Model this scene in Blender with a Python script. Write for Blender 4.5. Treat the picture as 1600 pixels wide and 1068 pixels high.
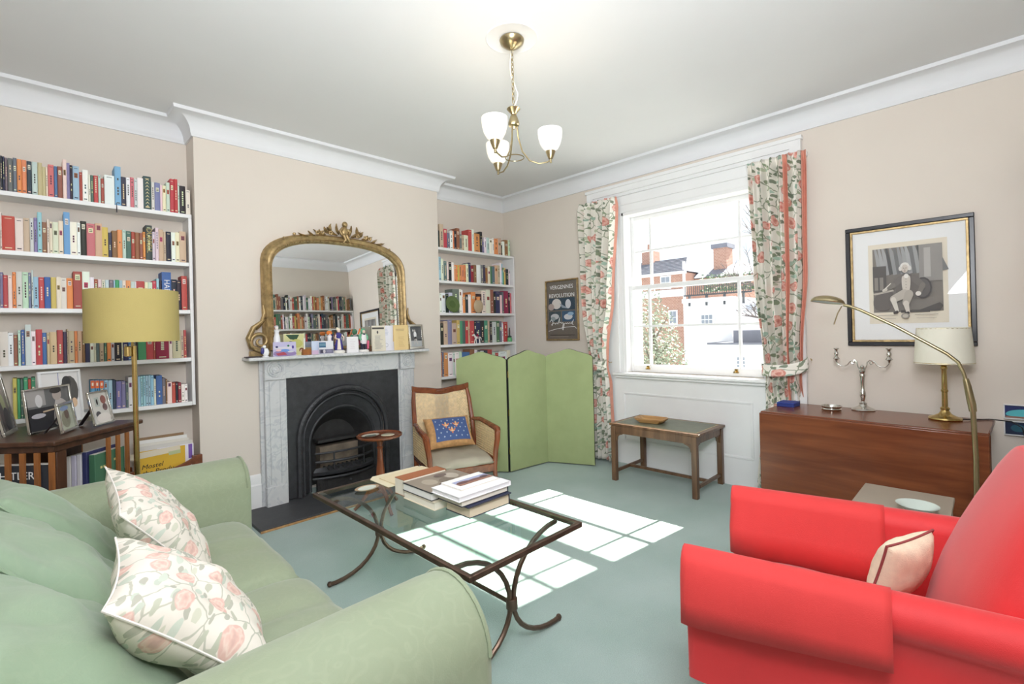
import bpy, bmesh, math, random
from mathutils import Vector, Matrix, noise
for o in list(bpy.data.objects): bpy.data.objects.remove(o)
SC = bpy.context.scene
COL = SC.collection
rnd = random.Random(7)
PI = math.pi

# ------------------------------------------------------------------ camera
CAM_H = 1.3
cam_d = bpy.data.cameras.new('camera'); cam = bpy.data.objects.new('camera', cam_d); COL.objects.link(cam)
yaw, pitch, roll = math.radians(45.183), math.radians(.158), math.radians(-1.426)
fw = Vector((math.sin(yaw)*math.cos(pitch), math.cos(yaw)*math.cos(pitch), math.sin(pitch)))
r0 = Vector((math.cos(yaw), -math.sin(yaw), 0)); u0 = r0.cross(fw)
rt = r0*math.cos(roll)+u0*math.sin(roll); up = u0*math.cos(roll)-r0*math.sin(roll)
M = Matrix((rt, up, -fw)).transposed().to_4x4(); M.translation = (0, 0, CAM_H)
cam.matrix_world = M
cam_d.sensor_width = 36; cam_d.sensor_fit = 'HORIZONTAL'
cam_d.lens = 36*750/1600
cam_d.shift_x = -6/1600; cam_d.shift_y = -20/1600
cam_d.clip_start = .02
SC.camera = cam

# ------------------------------------------------------------------ world, sun, exposure
SC.view_settings.view_transform = 'Standard'; SC.view_settings.look = 'None'
SC.view_settings.exposure = 0.08; SC.view_settings.gamma = 1.0; SC.view_settings.use_curve_mapping = False
W = bpy.data.worlds.new('sky'); SC.world = W; W.use_nodes = True
wn = W.node_tree.nodes; wl = W.node_tree.links; wn.clear()
wo = wn.new('ShaderNodeOutputWorld'); wb = wn.new('ShaderNodeBackground'); wb.inputs['Strength'].default_value = 1.35
wt = wn.new('ShaderNodeTexCoord'); wz = wn.new('ShaderNodeTexNoise'); wz.inputs['Scale'].default_value = 2.2; wz.inputs['Detail'].default_value = 6
wr = wn.new('ShaderNodeValToRGB'); wr.color_ramp.elements[0].position = .38; wr.color_ramp.elements[1].position = .62
wr.color_ramp.elements[0].color = (.80, .89, 1, 1); wr.color_ramp.elements[1].color = (1, 1, 1, 1)
wl.new(wt.outputs['Generated'], wz.inputs['Vector']); wl.new(wz.outputs['Fac'], wr.inputs['Fac'])
wl.new(wr.outputs['Color'], wb.inputs['Color']); wl.new(wb.outputs[0], wo.inputs[0])
sun_d = bpy.data.lights.new('sun', 'SUN'); sun_d.energy = 24; sun_d.angle = math.radians(.53); sun_d.color = (1, .95, .87)
sun = bpy.data.objects.new('sun', sun_d); COL.objects.link(sun)
sun.rotation_euler = Vector((-1.08, .13, -.94)).to_track_quat('-Z', 'Y').to_euler()
# the photographer's soft light, beside and behind the camera
def area(name, loc, target, sx, sy, power, color):
    d = bpy.data.lights.new(name, 'AREA'); d.shape = 'RECTANGLE'; d.size = sx; d.size_y = sy; d.energy = power; d.color = color
    o = bpy.data.objects.new(name, d); COL.objects.link(o); o.location = loc
    o.rotation_euler = (Vector(target)-Vector(loc)).to_track_quat('-Z', 'Y').to_euler()
    return o
area('flash_bounce', (.12, .1, 1.8), (.95, .95, 2.86), .5, .5, 64, (.93, .96, 1))
area('flash_softbox', (.2, -.15, 2.3), (2.4, 2.6, .8), .8, .7, 37, (.93, .96, 1))

# ------------------------------------------------------------------ materials
def lin(c):
    c = c/255
    return c/12.92 if c <= .04045 else ((c+.055)/1.055)**2.4
def S(r, g, b): return (lin(r), lin(g), lin(b), 1)
def nm(name):
    m = bpy.data.materials.new(name); m.use_nodes = True
    n = m.node_tree.nodes; l = m.node_tree.links
    return m, n, l, n['Principled BSDF']
def N(n, t, **k):
    x = n.new(t)
    for a, v in k.items():
        if a in x.inputs.keys(): x.inputs[a].default_value = v
        else: setattr(x, a, v)
    return x
def ramp(n, stops, interp='LINEAR'):
    r = n.new('ShaderNodeValToRGB'); e = r.color_ramp.elements
    r.color_ramp.interpolation = interp
    while len(e) < len(stops): e.new(.5)
    for i, (p, c) in enumerate(stops): e[i].position = p; e[i].color = c
    return r
def bump(n, l, b, src, s, dist=.01):
    x = N(n, 'ShaderNodeBump', Strength=s, Distance=dist); l.new(src, x.inputs['Height']); l.new(x.outputs[0], b.inputs['Normal'])
def plain(name, c, rough=.6, metal=0, var=.06, vs=6, bmp=0, bs=150, spec=.5, sheen=0, emit=0):
    m, n, l, b = nm(name)
    b.inputs['Roughness'].default_value = rough; b.inputs['Metallic'].default_value = metal; b.inputs['Specular IOR Level'].default_value = spec
    if sheen: b.inputs['Sheen Weight'].default_value = sheen
    tc = n.new('ShaderNodeTexCoord'); z = N(n, 'ShaderNodeTexNoise', Scale=vs, Detail=4.0); l.new(tc.outputs['Object'], z.inputs['Vector'])
    lo = tuple(x*(1-var) for x in c[:3])+(1,); hi = tuple(min(1, x*(1+var)) for x in c[:3])+(1,)
    r = ramp(n, [(.3, lo), (.7, hi)]); l.new(z.outputs['Fac'], r.inputs[0]); l.new(r.outputs[0], b.inputs['Base Color'])
    if bmp:
        z2 = N(n, 'ShaderNodeTexNoise', Scale=bs, Detail=3.0); l.new(tc.outputs['Object'], z2.inputs['Vector']); bump(n, l, b, z2.outputs['Fac'], bmp)
    if emit:
        b.inputs['Emission Color'].default_value = c; b.inputs['Emission Strength'].default_value = emit
    return m
def wood(name, dark, light, rough=.3, axis=0, sc=5):
    m, n, l, b = nm(name); b.inputs['Roughness'].default_value = rough
    tc = n.new('ShaderNodeTexCoord'); mp = n.new('ShaderNodeMapping'); s = [sc*5]*3; s[axis] = sc*.45; mp.inputs['Scale'].default_value = s
    l.new(tc.outputs['Object'], mp.inputs['Vector'])
    z = N(n, 'ShaderNodeTexNoise', Scale=1.0, Detail=8.0, Distortion=.6); l.new(mp.outputs[0], z.inputs['Vector'])
    r = ramp(n, [(.3, dark), (.52, tuple((a+c)/2 for a, c in zip(dark, light))), (.72, light)]); l.new(z.outputs['Fac'], r.inputs[0]); l.new(r.outputs[0], b.inputs['Base Color'])
    bump(n, l, b, z.outputs['Fac'], .08, .003)
    return m
def vcol(name, rough=.6, spec=.4):
    m, n, l, b = nm(name); b.inputs['Roughness'].default_value = rough; b.inputs['Specular IOR Level'].default_value = spec
    a = n.new('ShaderNodeVertexColor'); a.layer_name = 'Col'; l.new(a.outputs[0], b.inputs['Base Color'])
    return m
def thin_glass(name, tint=(1, 1, 1, 1), refl=1.0):
    m, n, l, b = nm(name); n.remove(b); o = n['Material Output']
    t = n.new('ShaderNodeBsdfTransparent'); t.inputs[0].default_value = tint
    g = n.new('ShaderNodeBsdfGlossy'); g.inputs['Roughness'].default_value = .01
    f = N(n, 'ShaderNodeFresnel', IOR=1.5); mu = N(n, 'ShaderNodeMath', operation='MULTIPLY'); mu.inputs[1].default_value = refl
    ge = n.new('ShaderNodeNewGeometry'); fb_ = N(n, 'ShaderNodeMath', operation='SUBTRACT'); fb_.inputs[0].default_value = refl; l.new(ge.outputs['Backfacing'], fb_.inputs[1]); fb_.use_clamp = True; l.new(fb_.outputs[0], mu.inputs[1])
    x = n.new('ShaderNodeMixShader'); l.new(f.outputs[0], mu.inputs[0]); l.new(mu.outputs[0], x.inputs[0]); l.new(t.outputs[0], x.inputs[1]); l.new(g.outputs[0], x.inputs[2]); l.new(x.outputs[0], o.inputs[0])
    return m
def damask(name, base, light):
    m, n, l, b = nm(name); b.inputs['Roughness'].default_value = .75; b.inputs['Sheen Weight'].default_value = .25; b.inputs['Specular IOR Level'].default_value = .3
    tc = n.new('ShaderNodeTexCoord')
    z = N(n, 'ShaderNodeTexNoise', Scale=7.0, Detail=2.0); l.new(tc.outputs['Object'], z.inputs['Vector'])
    mx = N(n, 'ShaderNodeMix', data_type='VECTOR'); mx.inputs[0].default_value = .16
    l.new(tc.outputs['Object'], mx.inputs[4]); l.new(z.outputs['Color'], mx.inputs[5])
    v = N(n, 'ShaderNodeTexVoronoi', feature='F1', Scale=21.0); l.new(mx.outputs[1], v.inputs['Vector'])
    s = N(n, 'ShaderNodeMath', operation='MULTIPLY'); s.inputs[1].default_value = 14; l.new(v.outputs['Distance'], s.inputs[0])
    si = N(n, 'ShaderNodeMath', operation='SINE'); l.new(s.outputs[0], si.inputs[0])
    fz = N(n, 'ShaderNodeTexNoise', Scale=34.0, Detail=3.0); l.new(tc.outputs['Object'], fz.inputs['Vector'])
    sm = N(n, 'ShaderNodeMath', operation='MULTIPLY'); l.new(si.outputs[0], sm.inputs[0]); l.new(fz.outputs['Fac'], sm.inputs[1])
    r = ramp(n, [(.05, base), (.6, light)]); l.new(sm.outputs[0], r.inputs[0])
    big = N(n, 'ShaderNodeTexNoise', Scale=2.5, Detail=3.0); l.new(tc.outputs['Object'], big.inputs['Vector'])
    rb = ramp(n, [(.35, (.93, .93, .88, 1)), (.65, (1.0, 1.0, 1.0, 1))]); l.new(big.outputs['Fac'], rb.inputs[0])
    mm = N(n, 'ShaderNodeMix', data_type='RGBA', blend_type='MULTIPLY'); mm.inputs[0].default_value = 1
    l.new(r.outputs[0], mm.inputs[6]); l.new(rb.outputs[0], mm.inputs[7]); l.new(mm.outputs[2], b.inputs['Base Color'])
    f = N(n, 'ShaderNodeTexNoise', Scale=260.0, Detail=2.0); l.new(tc.outputs['Object'], f.inputs['Vector']); bump(n, l, b, f.outputs['Fac'], .12, .004)
    return m
def floral(name, ground, sc=1.0, soft=0.0):
    """chintz: vines, leaves and rose heads printed on cloth, laid out in the cloth's own metres (UV)"""
    m, n, l, b = nm(name); b.inputs['Roughness'].default_value = .8; b.inputs['Specular IOR Level'].default_value = .25
    uv = n.new('ShaderNodeUVMap'); uv.uv_map = 'UVMap'
    z = N(n, 'ShaderNodeTexNoise', Scale=9.0*sc, Detail=2.0); l.new(uv.outputs[0], z.inputs['Vector'])
    mx = N(n, 'ShaderNodeMix', data_type='VECTOR'); mx.inputs[0].default_value = .07/sc
    l.new(uv.outputs[0], mx.inputs[4]); l.new(z.outputs['Color'], mx.inputs[5]); vec = mx.outputs[1]
    def fade(c): return tuple(a*(1-soft)+g*soft for a, g in zip(c[:3], ground[:3]))+(1,)
    cur = None
    def layer(mask, colsock, colval=None):
        nonlocal cur
        k = N(n, 'ShaderNodeMix', data_type='RGBA'); l.new(mask, k.inputs[0])
        if cur is None: k.inputs[6].default_value = ground
        else: l.new(cur, k.inputs[6])
        if colsock is None: k.inputs[7].default_value = colval
        else: l.new(colsock, k.inputs[7])
        cur = k.outputs[2]
    def thr(sock, a, c):
        r = ramp(n, [(a, (1, 1, 1, 1)), (c, (0, 0, 0, 1))]); l.new(sock, r.inputs[0]); return r.outputs[0]
    # stems
    v = N(n, 'ShaderNodeTexVoronoi', feature='DISTANCE_TO_EDGE', voronoi_dimensions='2D', Scale=6.0*sc); l.new(vec, v.inputs['Vector'])
    layer(thr(v.outputs['Distance'], .016, .03), None, fade(S(128, 140, 112)))
    # leaves: stretched cells turned two ways
    for ang, s, pal in ((.6, 11, [(0, fade(S(84, 106, 78))), (.3, fade(S(128, 150, 112))), (.55, fade(S(142, 176, 156))), (.8, fade(S(100, 116, 86)))]), (2.2, 10, [(0, fade(S(112, 130, 92))), (.35, fade(S(166, 196, 178))), (.6, fade(S(92, 110, 82))), (.85, fade(S(180, 190, 160)))])):
        mp = n.new('ShaderNodeMapping'); mp.inputs['Rotation'].default_value = (0, 0, ang); mp.inputs['Scale'].default_value = (1, 2.0, 1); mp.inputs['Location'].default_value = (s*.37, s*.71, 0)
        l.new(vec, mp.inputs['Vector'])
        v = N(n, 'ShaderNodeTexVoronoi', feature='F1', voronoi_dimensions='2D', Scale=s*sc); l.new(mp.outputs[0], v.inputs['Vector'])
        sp = n.new('ShaderNodeSeparateColor'); l.new(v.outputs['Color'], sp.inputs[0])
        g = N(n, 'ShaderNodeMath', operation='LESS_THAN'); g.inputs[1].default_value = .44; l.new(sp.outputs[1], g.inputs[0])
        mu = N(n, 'ShaderNodeMath', operation='MULTIPLY'); l.new(thr(v.outputs['Distance'], .30, .34), mu.inputs[0]); l.new(g.outputs[0], mu.inputs[1])
        rc = ramp(n, pal, 'CONSTANT'); l.new(sp.outputs[0], rc.inputs[0]); layer(mu.outputs[0], rc.outputs[0])
    # rose heads
    v = N(n, 'ShaderNodeTexVoronoi', feature='F1', voronoi_dimensions='2D', Scale=6.5*sc); l.new(vec, v.inputs['Vector'])
    sp = n.new('ShaderNodeSeparateColor'); l.new(v.outputs['Color'], sp.inputs[0])
    g = N(n, 'ShaderNodeMath', operation='LESS_THAN'); g.inputs[1].default_value = .42; l.new(sp.outputs[1], g.inputs[0])
    mu = N(n, 'ShaderNodeMath', operation='MULTIPLY'); l.new(thr(v.outputs['Distance'], .30, .34), mu.inputs[0]); l.new(g.outputs[0], mu.inputs[1])
    z3 = N(n, 'ShaderNodeTexNoise', Scale=38.0*sc, Detail=1.0); l.new(uv.outputs[0], z3.inputs['Vector'])
    ad = N(n, 'ShaderNodeMath', operation='MULTIPLY_ADD'); ad.inputs[1].default_value = .34; l.new(z3.outputs['Fac'], ad.inputs[0]); l.new(v.outputs['Distance'], ad.inputs[2])
    rc = ramp(n, [(.20, fade(S(196, 84, 72))), (.29, fade(S(226, 140, 122))), (.37, fade(S(240, 190, 176))), (.45, fade(S(214, 116, 100)))]); l.new(ad.outputs[0], rc.inputs[0])
    layer(mu.outputs[0], rc.outputs[0])
    l.new(cur, b.inputs['Base Color'])
    f = N(n, 'ShaderNodeTexNoise', Scale=300.0); l.new(uv.outputs[0], f.inputs['Vector']); bump(n, l, b, f.outputs['Fac'], .06, .003)
    return m
def marble():
    m, n, l, b = nm('veined_marble'); b.inputs['Roughness'].default_value = .35
    tc = n.new('ShaderNodeTexCoord'); z = N(n, 'ShaderNodeTexNoise', Scale=5.0, Detail=10.0, Distortion=1.6); l.new(tc.outputs['Object'], z.inputs['Vector'])
    r = ramp(n, [(.3, S(200, 202, 204)), (.46, S(214, 215, 216)), (.50, S(194, 197, 201)), (.54, S(216, 217, 217)), (.75, S(206, 208, 210))]); l.new(z.outputs['Fac'], r.inputs[0]); l.new(r.outputs[0], b.inputs['Base Color'])
    return m
def carpet():
    m, n, l, b = nm('teal_carpet'); b.inputs['Roughness'].default_value = .95; b.inputs['Specular IOR Level'].default_value = .1; b.inputs['Sheen Weight'].default_value = .15
    tc = n.new('ShaderNodeTexCoord'); z = N(n, 'ShaderNodeTexNoise', Scale=2.2, Detail=4.0); l.new(tc.outputs['Object'], z.inputs['Vector'])
    r = ramp(n, [(.32, S(166, 187, 180)), (.68, S(180, 198, 193))]); l.new(z.outputs['Fac'], r.inputs[0])
    f = N(n, 'ShaderNodeTexNoise', Scale=220.0, Detail=3.0); l.new(tc.outputs['Object'], f.inputs['Vector'])
    rf = ramp(n, [(.3, (.86, .86, .86, 1)), (.7, (1, 1, 1, 1))]); l.new(f.outputs['Fac'], rf.inputs[0])
    mm = N(n, 'ShaderNodeMix', data_type='RGBA', blend_type='MULTIPLY'); mm.inputs[0].default_value = 1
    l.new(r.outputs[0], mm.inputs[6]); l.new(rf.outputs[0], mm.inputs[7]); l.new(mm.outputs[2], b.inputs['Base Color']); bump(n, l, b, f.outputs['Fac'], .5, .006)
    return m
MT = dict(
    wall=plain('cream_wall_paint', S(226, 216, 205), .85, var=.012, vs=3, bmp=.03, bs=90),
    white=plain('white_gloss_paint', S(240, 240, 240), .4, var=.015, vs=4),
    ceil=plain('ceiling_paint', S(233, 233, 234), .9, var=.012, vs=2),
    cornice=plain('cornice_paint', S(234, 235, 238), .8, var=.01),
    carpet=carpet(), marble=marble(),
    iron=plain('blacked_cast_iron', S(62, 63, 66), .5, .3, var=.2, vs=20, bmp=.25, bs=120),
    iron_d=plain('sooty_cast_iron', S(48, 47, 47), .7, .1, var=.3, vs=14, bmp=.3, bs=60),
    ash=plain('scorched_firebrick', S(118, 106, 92), .9, var=.35, vs=9, bmp=.4, bs=40),
    slate=plain('dark_slate', S(66, 67, 70), .55, var=.12, vs=12, bmp=.1, bs=60),
    gilt=plain('aged_gilt', S(172, 148, 106), .42, .75, var=.3, vs=25, bmp=.25, bs=90),
    brass=plain('brass', S(198, 172, 112), .22, 1, var=.08, vs=10),
    abrass=plain('antique_brass', S(172, 158, 124), .3, 1, var=.1, vs=12),
    silver=plain('silver', S(214, 212, 206), .18, 1, var=.06, vs=12),
    bronze=plain('bronze_metal', S(112, 92, 80), .38, .85, var=.2, vs=14),
    mirror=plain('mirror_silvering', S(236, 238, 238), .0, 1, var=.004),
    mahog=wood('mahogany', S(104, 56, 34), S(134, 76, 46), .24, 1, 5), mahog_x=wood('mahogany_turned', S(104, 56, 34), S(150, 84, 52), .25, 2, 6),
    dark=wood('dark_stained_oak', S(58, 36, 26), S(92, 60, 42), .3, 2, 5), walnut=wood('walnut', S(88, 62, 44), S(126, 94, 68), .35, 2, 6),
    slatw=wood('orange_brown_oak', S(128, 78, 40), S(176, 112, 60), .35, 2, 6), pale=wood('olive_wood', S(160, 116, 70), S(206, 164, 108), .4, 1, 8),
    leather=plain('green_black_leather', S(112, 116, 98), .4, var=.12, vs=14, bmp=.15, bs=120),
    gold_tool=plain('gilt_tooling', S(206, 184, 128), .4, .4),
    sofa=damask('pale_green_damask', S(152, 163, 137), S(156, 166, 140)), sofa_c=damask('green_damask_cushion', S(152, 173, 148), S(155, 175, 150)), 
    green=plain('green_canvas', S(163, 175, 126), .85, var=.05, vs=8, bmp=.25, bs=500), dkedge=plain('dark_edge_binding', S(46, 48, 44), .7),
    red=plain('red_upholstery', S(218, 46, 49), .62, var=.07, vs=3, bmp=.12, bs=420, sheen=.2), redc=plain('faded_red_arm_cloth', S(218, 58, 57), .75, var=.06, vs=3, bmp=.15, bs=420, sheen=.08),
    cream=plain('cream_needlework', S(238, 226, 198), .85, var=.06, vs=40, bmp=.3, bs=260), trimr=plain('maroon_braid', S(150, 72, 72), .8),
    seat=plain('putty_velvet', S(176, 168, 150), .8, var=.06, vs=5, bmp=.1, bs=300), cane=plain('woven_cane', S(230, 204, 160), .55, var=.14, vs=40), 
    shade_y=plain('mustard_lampshade', S(184, 167, 104), .8, var=.04, vs=5, bmp=.2, bs=500), shade_w=plain('cream_lampshade', S(236, 232, 216), .8, var=.02, bmp=.15, bs=500),
    opal=plain('lit_opal_glass', S(255, 248, 236), .25, var=.01, emit=.42), opal2=plain('opal_glass', S(250, 248, 246), .25, var=.01, emit=.22),
    cloth=floral('floral_chintz', S(240, 235, 225), 1.3, .18), pill=floral('faded_floral_chintz', S(234, 227, 216), 2.1, .54),
    coral=plain('coral_lining', S(220, 154, 134), .8, var=.05, vs=30), lining=plain('white_lining', S(240, 234, 228), .8),
    glass=thin_glass('window_glass', (.97, .985, .98, 1), .8), tglass=thin_glass('table_glass', (.86, .95, .92, 1), 1.0), pglass=thin_glass('picture_glass', (1, 1, 1, 1), .3),
    edge=plain('green_glass_edge', S(120, 176, 160), .1, var=.1, vs=9),
    book=vcol('book_cloth', .55), print=vcol('printed_paper', .55, .3), gloss=vcol('glazed_china', .18, .5),
    black=plain('black_frame', S(34, 34, 40), .3, var=.1), cable=plain('black_cable', S(30, 30, 30), .5),
    tapes=plain('tapestry_border', S(196, 150, 100), .9, var=.2, vs=30, bmp=.3, bs=200), 
    putty=plain('grey_veneer', S(168, 158, 142), .3, var=.06), 
    lens=plain('frosted_lamp_glass', S(150, 180, 176), .2),
    paleglass=plain('pale_green_glass', S(204, 216, 208), .08, spec=.7), brick=None)
def brickmat():
    m, n, l, b = nm('red_brick'); b.inputs['Roughness'].default_value = .9
    tc = n.new('ShaderNodeTexCoord'); sx_ = n.new('ShaderNodeSeparateXYZ'); mp = n.new('ShaderNodeCombineXYZ'); l.new(tc.outputs['Object'], sx_.inputs[0]); l.new(sx_.outputs['Y'], mp.inputs['X']); l.new(sx_.outputs['Z'], mp.inputs['Y'])
    k = N(n, 'ShaderNodeTexBrick', Scale=3.6); k.inputs['Color1'].default_value = S(184, 144, 128); k.inputs['Color2'].default_value = S(174, 132, 116); k.inputs['Mortar'].default_value = S(212, 184, 170)
    l.new(mp.outputs[0], k.inputs['Vector']); l.new(k.outputs['Color'], b.inputs['Base Color']); return m
MT['brick'] = brickmat()

# ------------------------------------------------------------------ geometry helper
class G:
    def __init__(s, col=None):
        s.bm = bmesh.new(); s.cl = s.bm.loops.layers.float_color.new('Col'); s.uv = s.bm.loops.layers.uv.new('UVMap'); s.col = col or (1, 1, 1, 1)
    def f(s, vs, uv=None):
        try: fa = s.bm.faces.new(vs)
        except ValueError: return None
        for i, lp in enumerate(fa.loops):
            lp[s.cl] = s.col
            if uv: lp[s.uv].uv = uv[i]
        return fa
    def v(s, p): return s.bm.verts.new(p)
    def box(s, x0, x1, y0, y1, z0, z1, m=None):
        P = [(x, y, z) for z in (z0, z1) for y in (y0, y1) for x in (x0, x1)]
        if m: P = [m @ Vector(p) for p in P]
        V = [s.v(p) for p in P]
        for q in ((0, 2, 3, 1), (4, 5, 7, 6), (0, 1, 5, 4), (2, 6, 7, 3), (0, 4, 6, 2), (1, 3, 7, 5)): s.f([V[i] for i in q])
        return s
    def bar(s, a, b, w, h, up=(0, 0, 1)):
        a, b = Vector(a), Vector(b); d = (b-a); L = d.length; d.normalize(); x = d.cross(Vector(up))
        if x.length < 1e-4: x = d.cross(Vector((1, 0, 0)))
        x.normalize(); y = x.cross(d)
        m = Matrix((x, d, y)).transposed().to_4x4(); m.translation = a
        return s.box(-w/2, w/2, 0, L, -h/2, h/2, m)
    def loft(s, rings, caps=True, closed=True, loop=False, uvs=None):
        R = [[s.v(p) for p in r] for r in rings]; n = len(R[0])
        for i in range(len(R)-1 if not loop else len(R)):
            a, b = R[i], R[(i+1) % len(R)]
            for j in range(n if closed else n-1):
                k = (j+1) % n
                s.f([a[j], a[k], b[k], b[j]], None if not uvs else [uvs[i][j], uvs[i][k], uvs[(i+1) % len(R)][k], uvs[(i+1) % len(R)][j]])
        if caps and closed and not loop:
            s.f(R[0][::-1]); s.f(R[-1])
        return s
    def tube(s, pts, r, n=8, closed=False):
        pts = [Vector(p) for p in pts]; m = len(pts)
        rr = r if isinstance(r, (list, tuple)) else [r]*m
        up = None; rings = []
        for i, p in enumerate(pts):
            a = pts[i-1] if (i or closed) else p; b = pts[(i+1) % m] if (i < m-1 or closed) else p
            t = (b-a).normalized()
            if up is None: up = t.orthogonal().normalized()
            up = (up-t*up.dot(t)).normalized(); w = t.cross(up)
            rings.append([p+(up*math.cos(2*PI*k/n)+w*math.sin(2*PI*k/n))*rr[i] for k in range(n)])
        return s.loft(rings, loop=closed)
    def lathe(s, prof, c=(0, 0, 0), n=20, m=None):
        rings = [[Vector((c[0]+r*math.cos(2*PI*k/n), c[1]+r*math.sin(2*PI*k/n), c[2]+z)) for k in range(n)] for r, z in prof]
        if m: rings = [[m @ p for p in r] for r in rings]
        return s.loft(rings)
    def ball(s, c, r, n=12, m=None):
        r = r if isinstance(r, (tuple, list)) else (r, r, r); rings = []
        for i in range(1, n//2):
            t = PI*i/(n//2); rings.append([Vector((c[0]+r[0]*math.sin(t)*math.cos(2*PI*k/n), c[1]+r[1]*math.sin(t)*math.sin(2*PI*k/n), c[2]-r[2]*math.cos(t))) for k in range(n)])
        if m: rings = [[m @ p for p in q] for q in rings]
        return s.loft(rings)
    def prism(s, pts, vec):
        a = [Vector(p) for p in pts]; vec = Vector(vec)
        A = [s.v(p) for p in a]; B = [s.v(p+vec) for p in a]; n = len(a)
        s.f(A[::-1]); s.f(B)
        for i in range(n): s.f([A[i], A[(i+1) % n], B[(i+1) % n], B[i]])
        return s
    def grid(s, nu, nv, fn, uvf=None):
        V = [[s.v(fn(i/nu, j/nv)) for i in range(nu+1)] for j in range(nv+1)]
        for j in range(nv):
            for i in range(nu):
                uv = None
                if uvf: uv = [uvf(a/nu, b/nv) for a, b in ((i, j), (i+1, j), (i+1, j+1), (i, j+1))]
                s.f([V[j][i], V[j][i+1], V[j+1][i+1], V[j+1][i]], uv)
        return s
    def pillow(s, w, h, t, m, pinch=.07, seed=0, nz=.0, k=.42, N_=22, soft=1.0):
        def fn(sg):
            def q(u, v):
                a, b = 2*u-1, 2*v-1
                x = a*w/2*(1-pinch*(1-b*b)); y = b*h/2*(1-pinch*(1-a*a))
                e = max(0, (1-a**2)*(1-b**2))**k
                z = sg*t/2*e
                if nz: z += sg*nz*min(1, e*1.5)*noise.noise(Vector((a*2.1+seed, b*2.1-seed, sg*.7+seed)))+sg*nz*.5*min(1, e)*noise.noise(Vector((a*5+seed, b*3, seed)))
                return m @ Vector((x, y, z))
            return q
        s.grid(N_, N_, fn(1), lambda u, v: (u*w, v*h)); 
        s.grid(N_, N_, lambda u, v: fn(-1)(1-u, v), lambda u, v: (u*w+.7, v*h+.3))
        bmesh.ops.remove_doubles(s.bm, verts=s.bm.verts, dist=1e-5)
        return s
    def obj(s, name, mat, parent=None, ang=38, bev=0, seg=2, loc=None):
        bm = s.bm
        bmesh.ops.recalc_face_normals(bm, faces=bm.faces)
        ca = math.radians(ang)
        for f_ in bm.faces: f_.smooth = True
        for e in bm.edges:
            e.smooth = not (len(e.link_faces) == 2 and e.calc_face_angle(0) > ca)
        me = bpy.data.meshes.new(name); bm.to_mesh(me); bm.free()
        me.materials.append(MT[mat] if isinstance(mat, str) else mat)
        o = bpy.data.objects.new(name, me); COL.objects.link(o)
        if parent: o.parent = parent
        if loc: o.location = loc
        if bev:
            b = o.modifiers.new('bevel', 'BEVEL'); b.width = bev; b.segments = seg; b.limit_method = 'ANGLE'; b.angle_limit = math.radians(40)
        return o
def thing(name, label, cat, loc=(0, 0, 0), rz=0, group=None):
    o = bpy.data.objects.new(name, None); COL.objects.link(o); o.location = loc; o.rotation_euler = (0, 0, rz); o.empty_display_size = .1
    o['label'] = label; o['category'] = cat
    if group: o['group'] = group
    return o
def tag(o, label, cat, group=None):
    o['label'] = label; o['category'] = cat
    if group: o['group'] = group
    return o
def struct(o): o['kind'] = 'structure'; return o
def copy_tree(o, parent=None):
    c = o.copy(); COL.objects.link(c)
    if parent: c.parent = parent
    for ch in list(o.children): copy_tree(ch, c)
    return c
def frame_m(o, x, y, z):
    x, y, z = Vector(x), Vector(y), Vector(z)
    m = Matrix((x, y, z)).transposed().to_4x4(); m.translation = o; return m
def text(name, body, size, mat, parent, m, ext=.0006, align='CENTER', shear=0, sx=1):
    cu = bpy.data.curves.new(name, 'FONT'); cu.body = body; cu.size = size; cu.extrude = ext; cu.align_x = align; cu.align_y = 'CENTER'; cu.shear = shear; cu.resolution_u = 2
    t = bpy.data.objects.new(name, cu); COL.objects.link(t)
    dg = bpy.context.evaluated_depsgraph_get(); me = bpy.data.meshes.new_from_object(t.evaluated_get(dg))
    bpy.data.objects.remove(t)
    me.transform(m @ Matrix.Diagonal((sx, 1, 1, 1))); me.materials.clear(); me.materials.append(MT[mat] if isinstance(mat, str) else mat)
    o = bpy.data.objects.new(name, me); COL.objects.link(o); o.parent = parent
    return o
def art(name, m, w, h, shapes, parent, mat='print', d=.0004):
    """a flat print: coloured paper shapes (unit square, y up) layered a fraction of a millimetre apart, facing +Z of m"""
    g = G(); z = 0
    for pts, c in shapes:
        z += d; g.col = S(*c)
        if isinstance(pts, tuple) and pts[0] == 'e':
            _, cx, cy, rx, ry = pts; pts = [(cx+rx*math.cos(2*PI*k/14), cy+ry*math.sin(2*PI*k/14)) for k in range(14)]
        elif isinstance(pts, tuple) and pts[0] == 'r':
            _, x0, y0, x1, y1 = pts; pts = [(x0, y0), (x1, y0), (x1, y1), (x0, y1)]
        elif len(pts) > 4:
            for _ in range(2): pts = [q for i in range(len(pts)) for q in ((pts[i][0]*.75+pts[(i+1) % len(pts)][0]*.25, pts[i][1]*.75+pts[(i+1) % len(pts)][1]*.25), (pts[i][0]*.25+pts[(i+1) % len(pts)][0]*.75, pts[i][1]*.25+pts[(i+1) % len(pts)][1]*.75))]
        g.f([g.v(m @ Vector(((x-.5)*w, (y-.5)*h, z))) for x, y in pts])
    o = g.obj(name, mat, parent, ang=180); return o
def lines(n, x0, x1, y0, y1, c, t=.012, seed=1):
    r = random.Random(seed); out = []
    for i in range(n):
        y = y1-(y1-y0)*(i+.5)/n; e = x1-(x1-x0)*r.random()*.4
        out.append((('r', x0+(x1-x0)*r.random()*.1, y-t/2, e, y+t/2), c))
    return out

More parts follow.
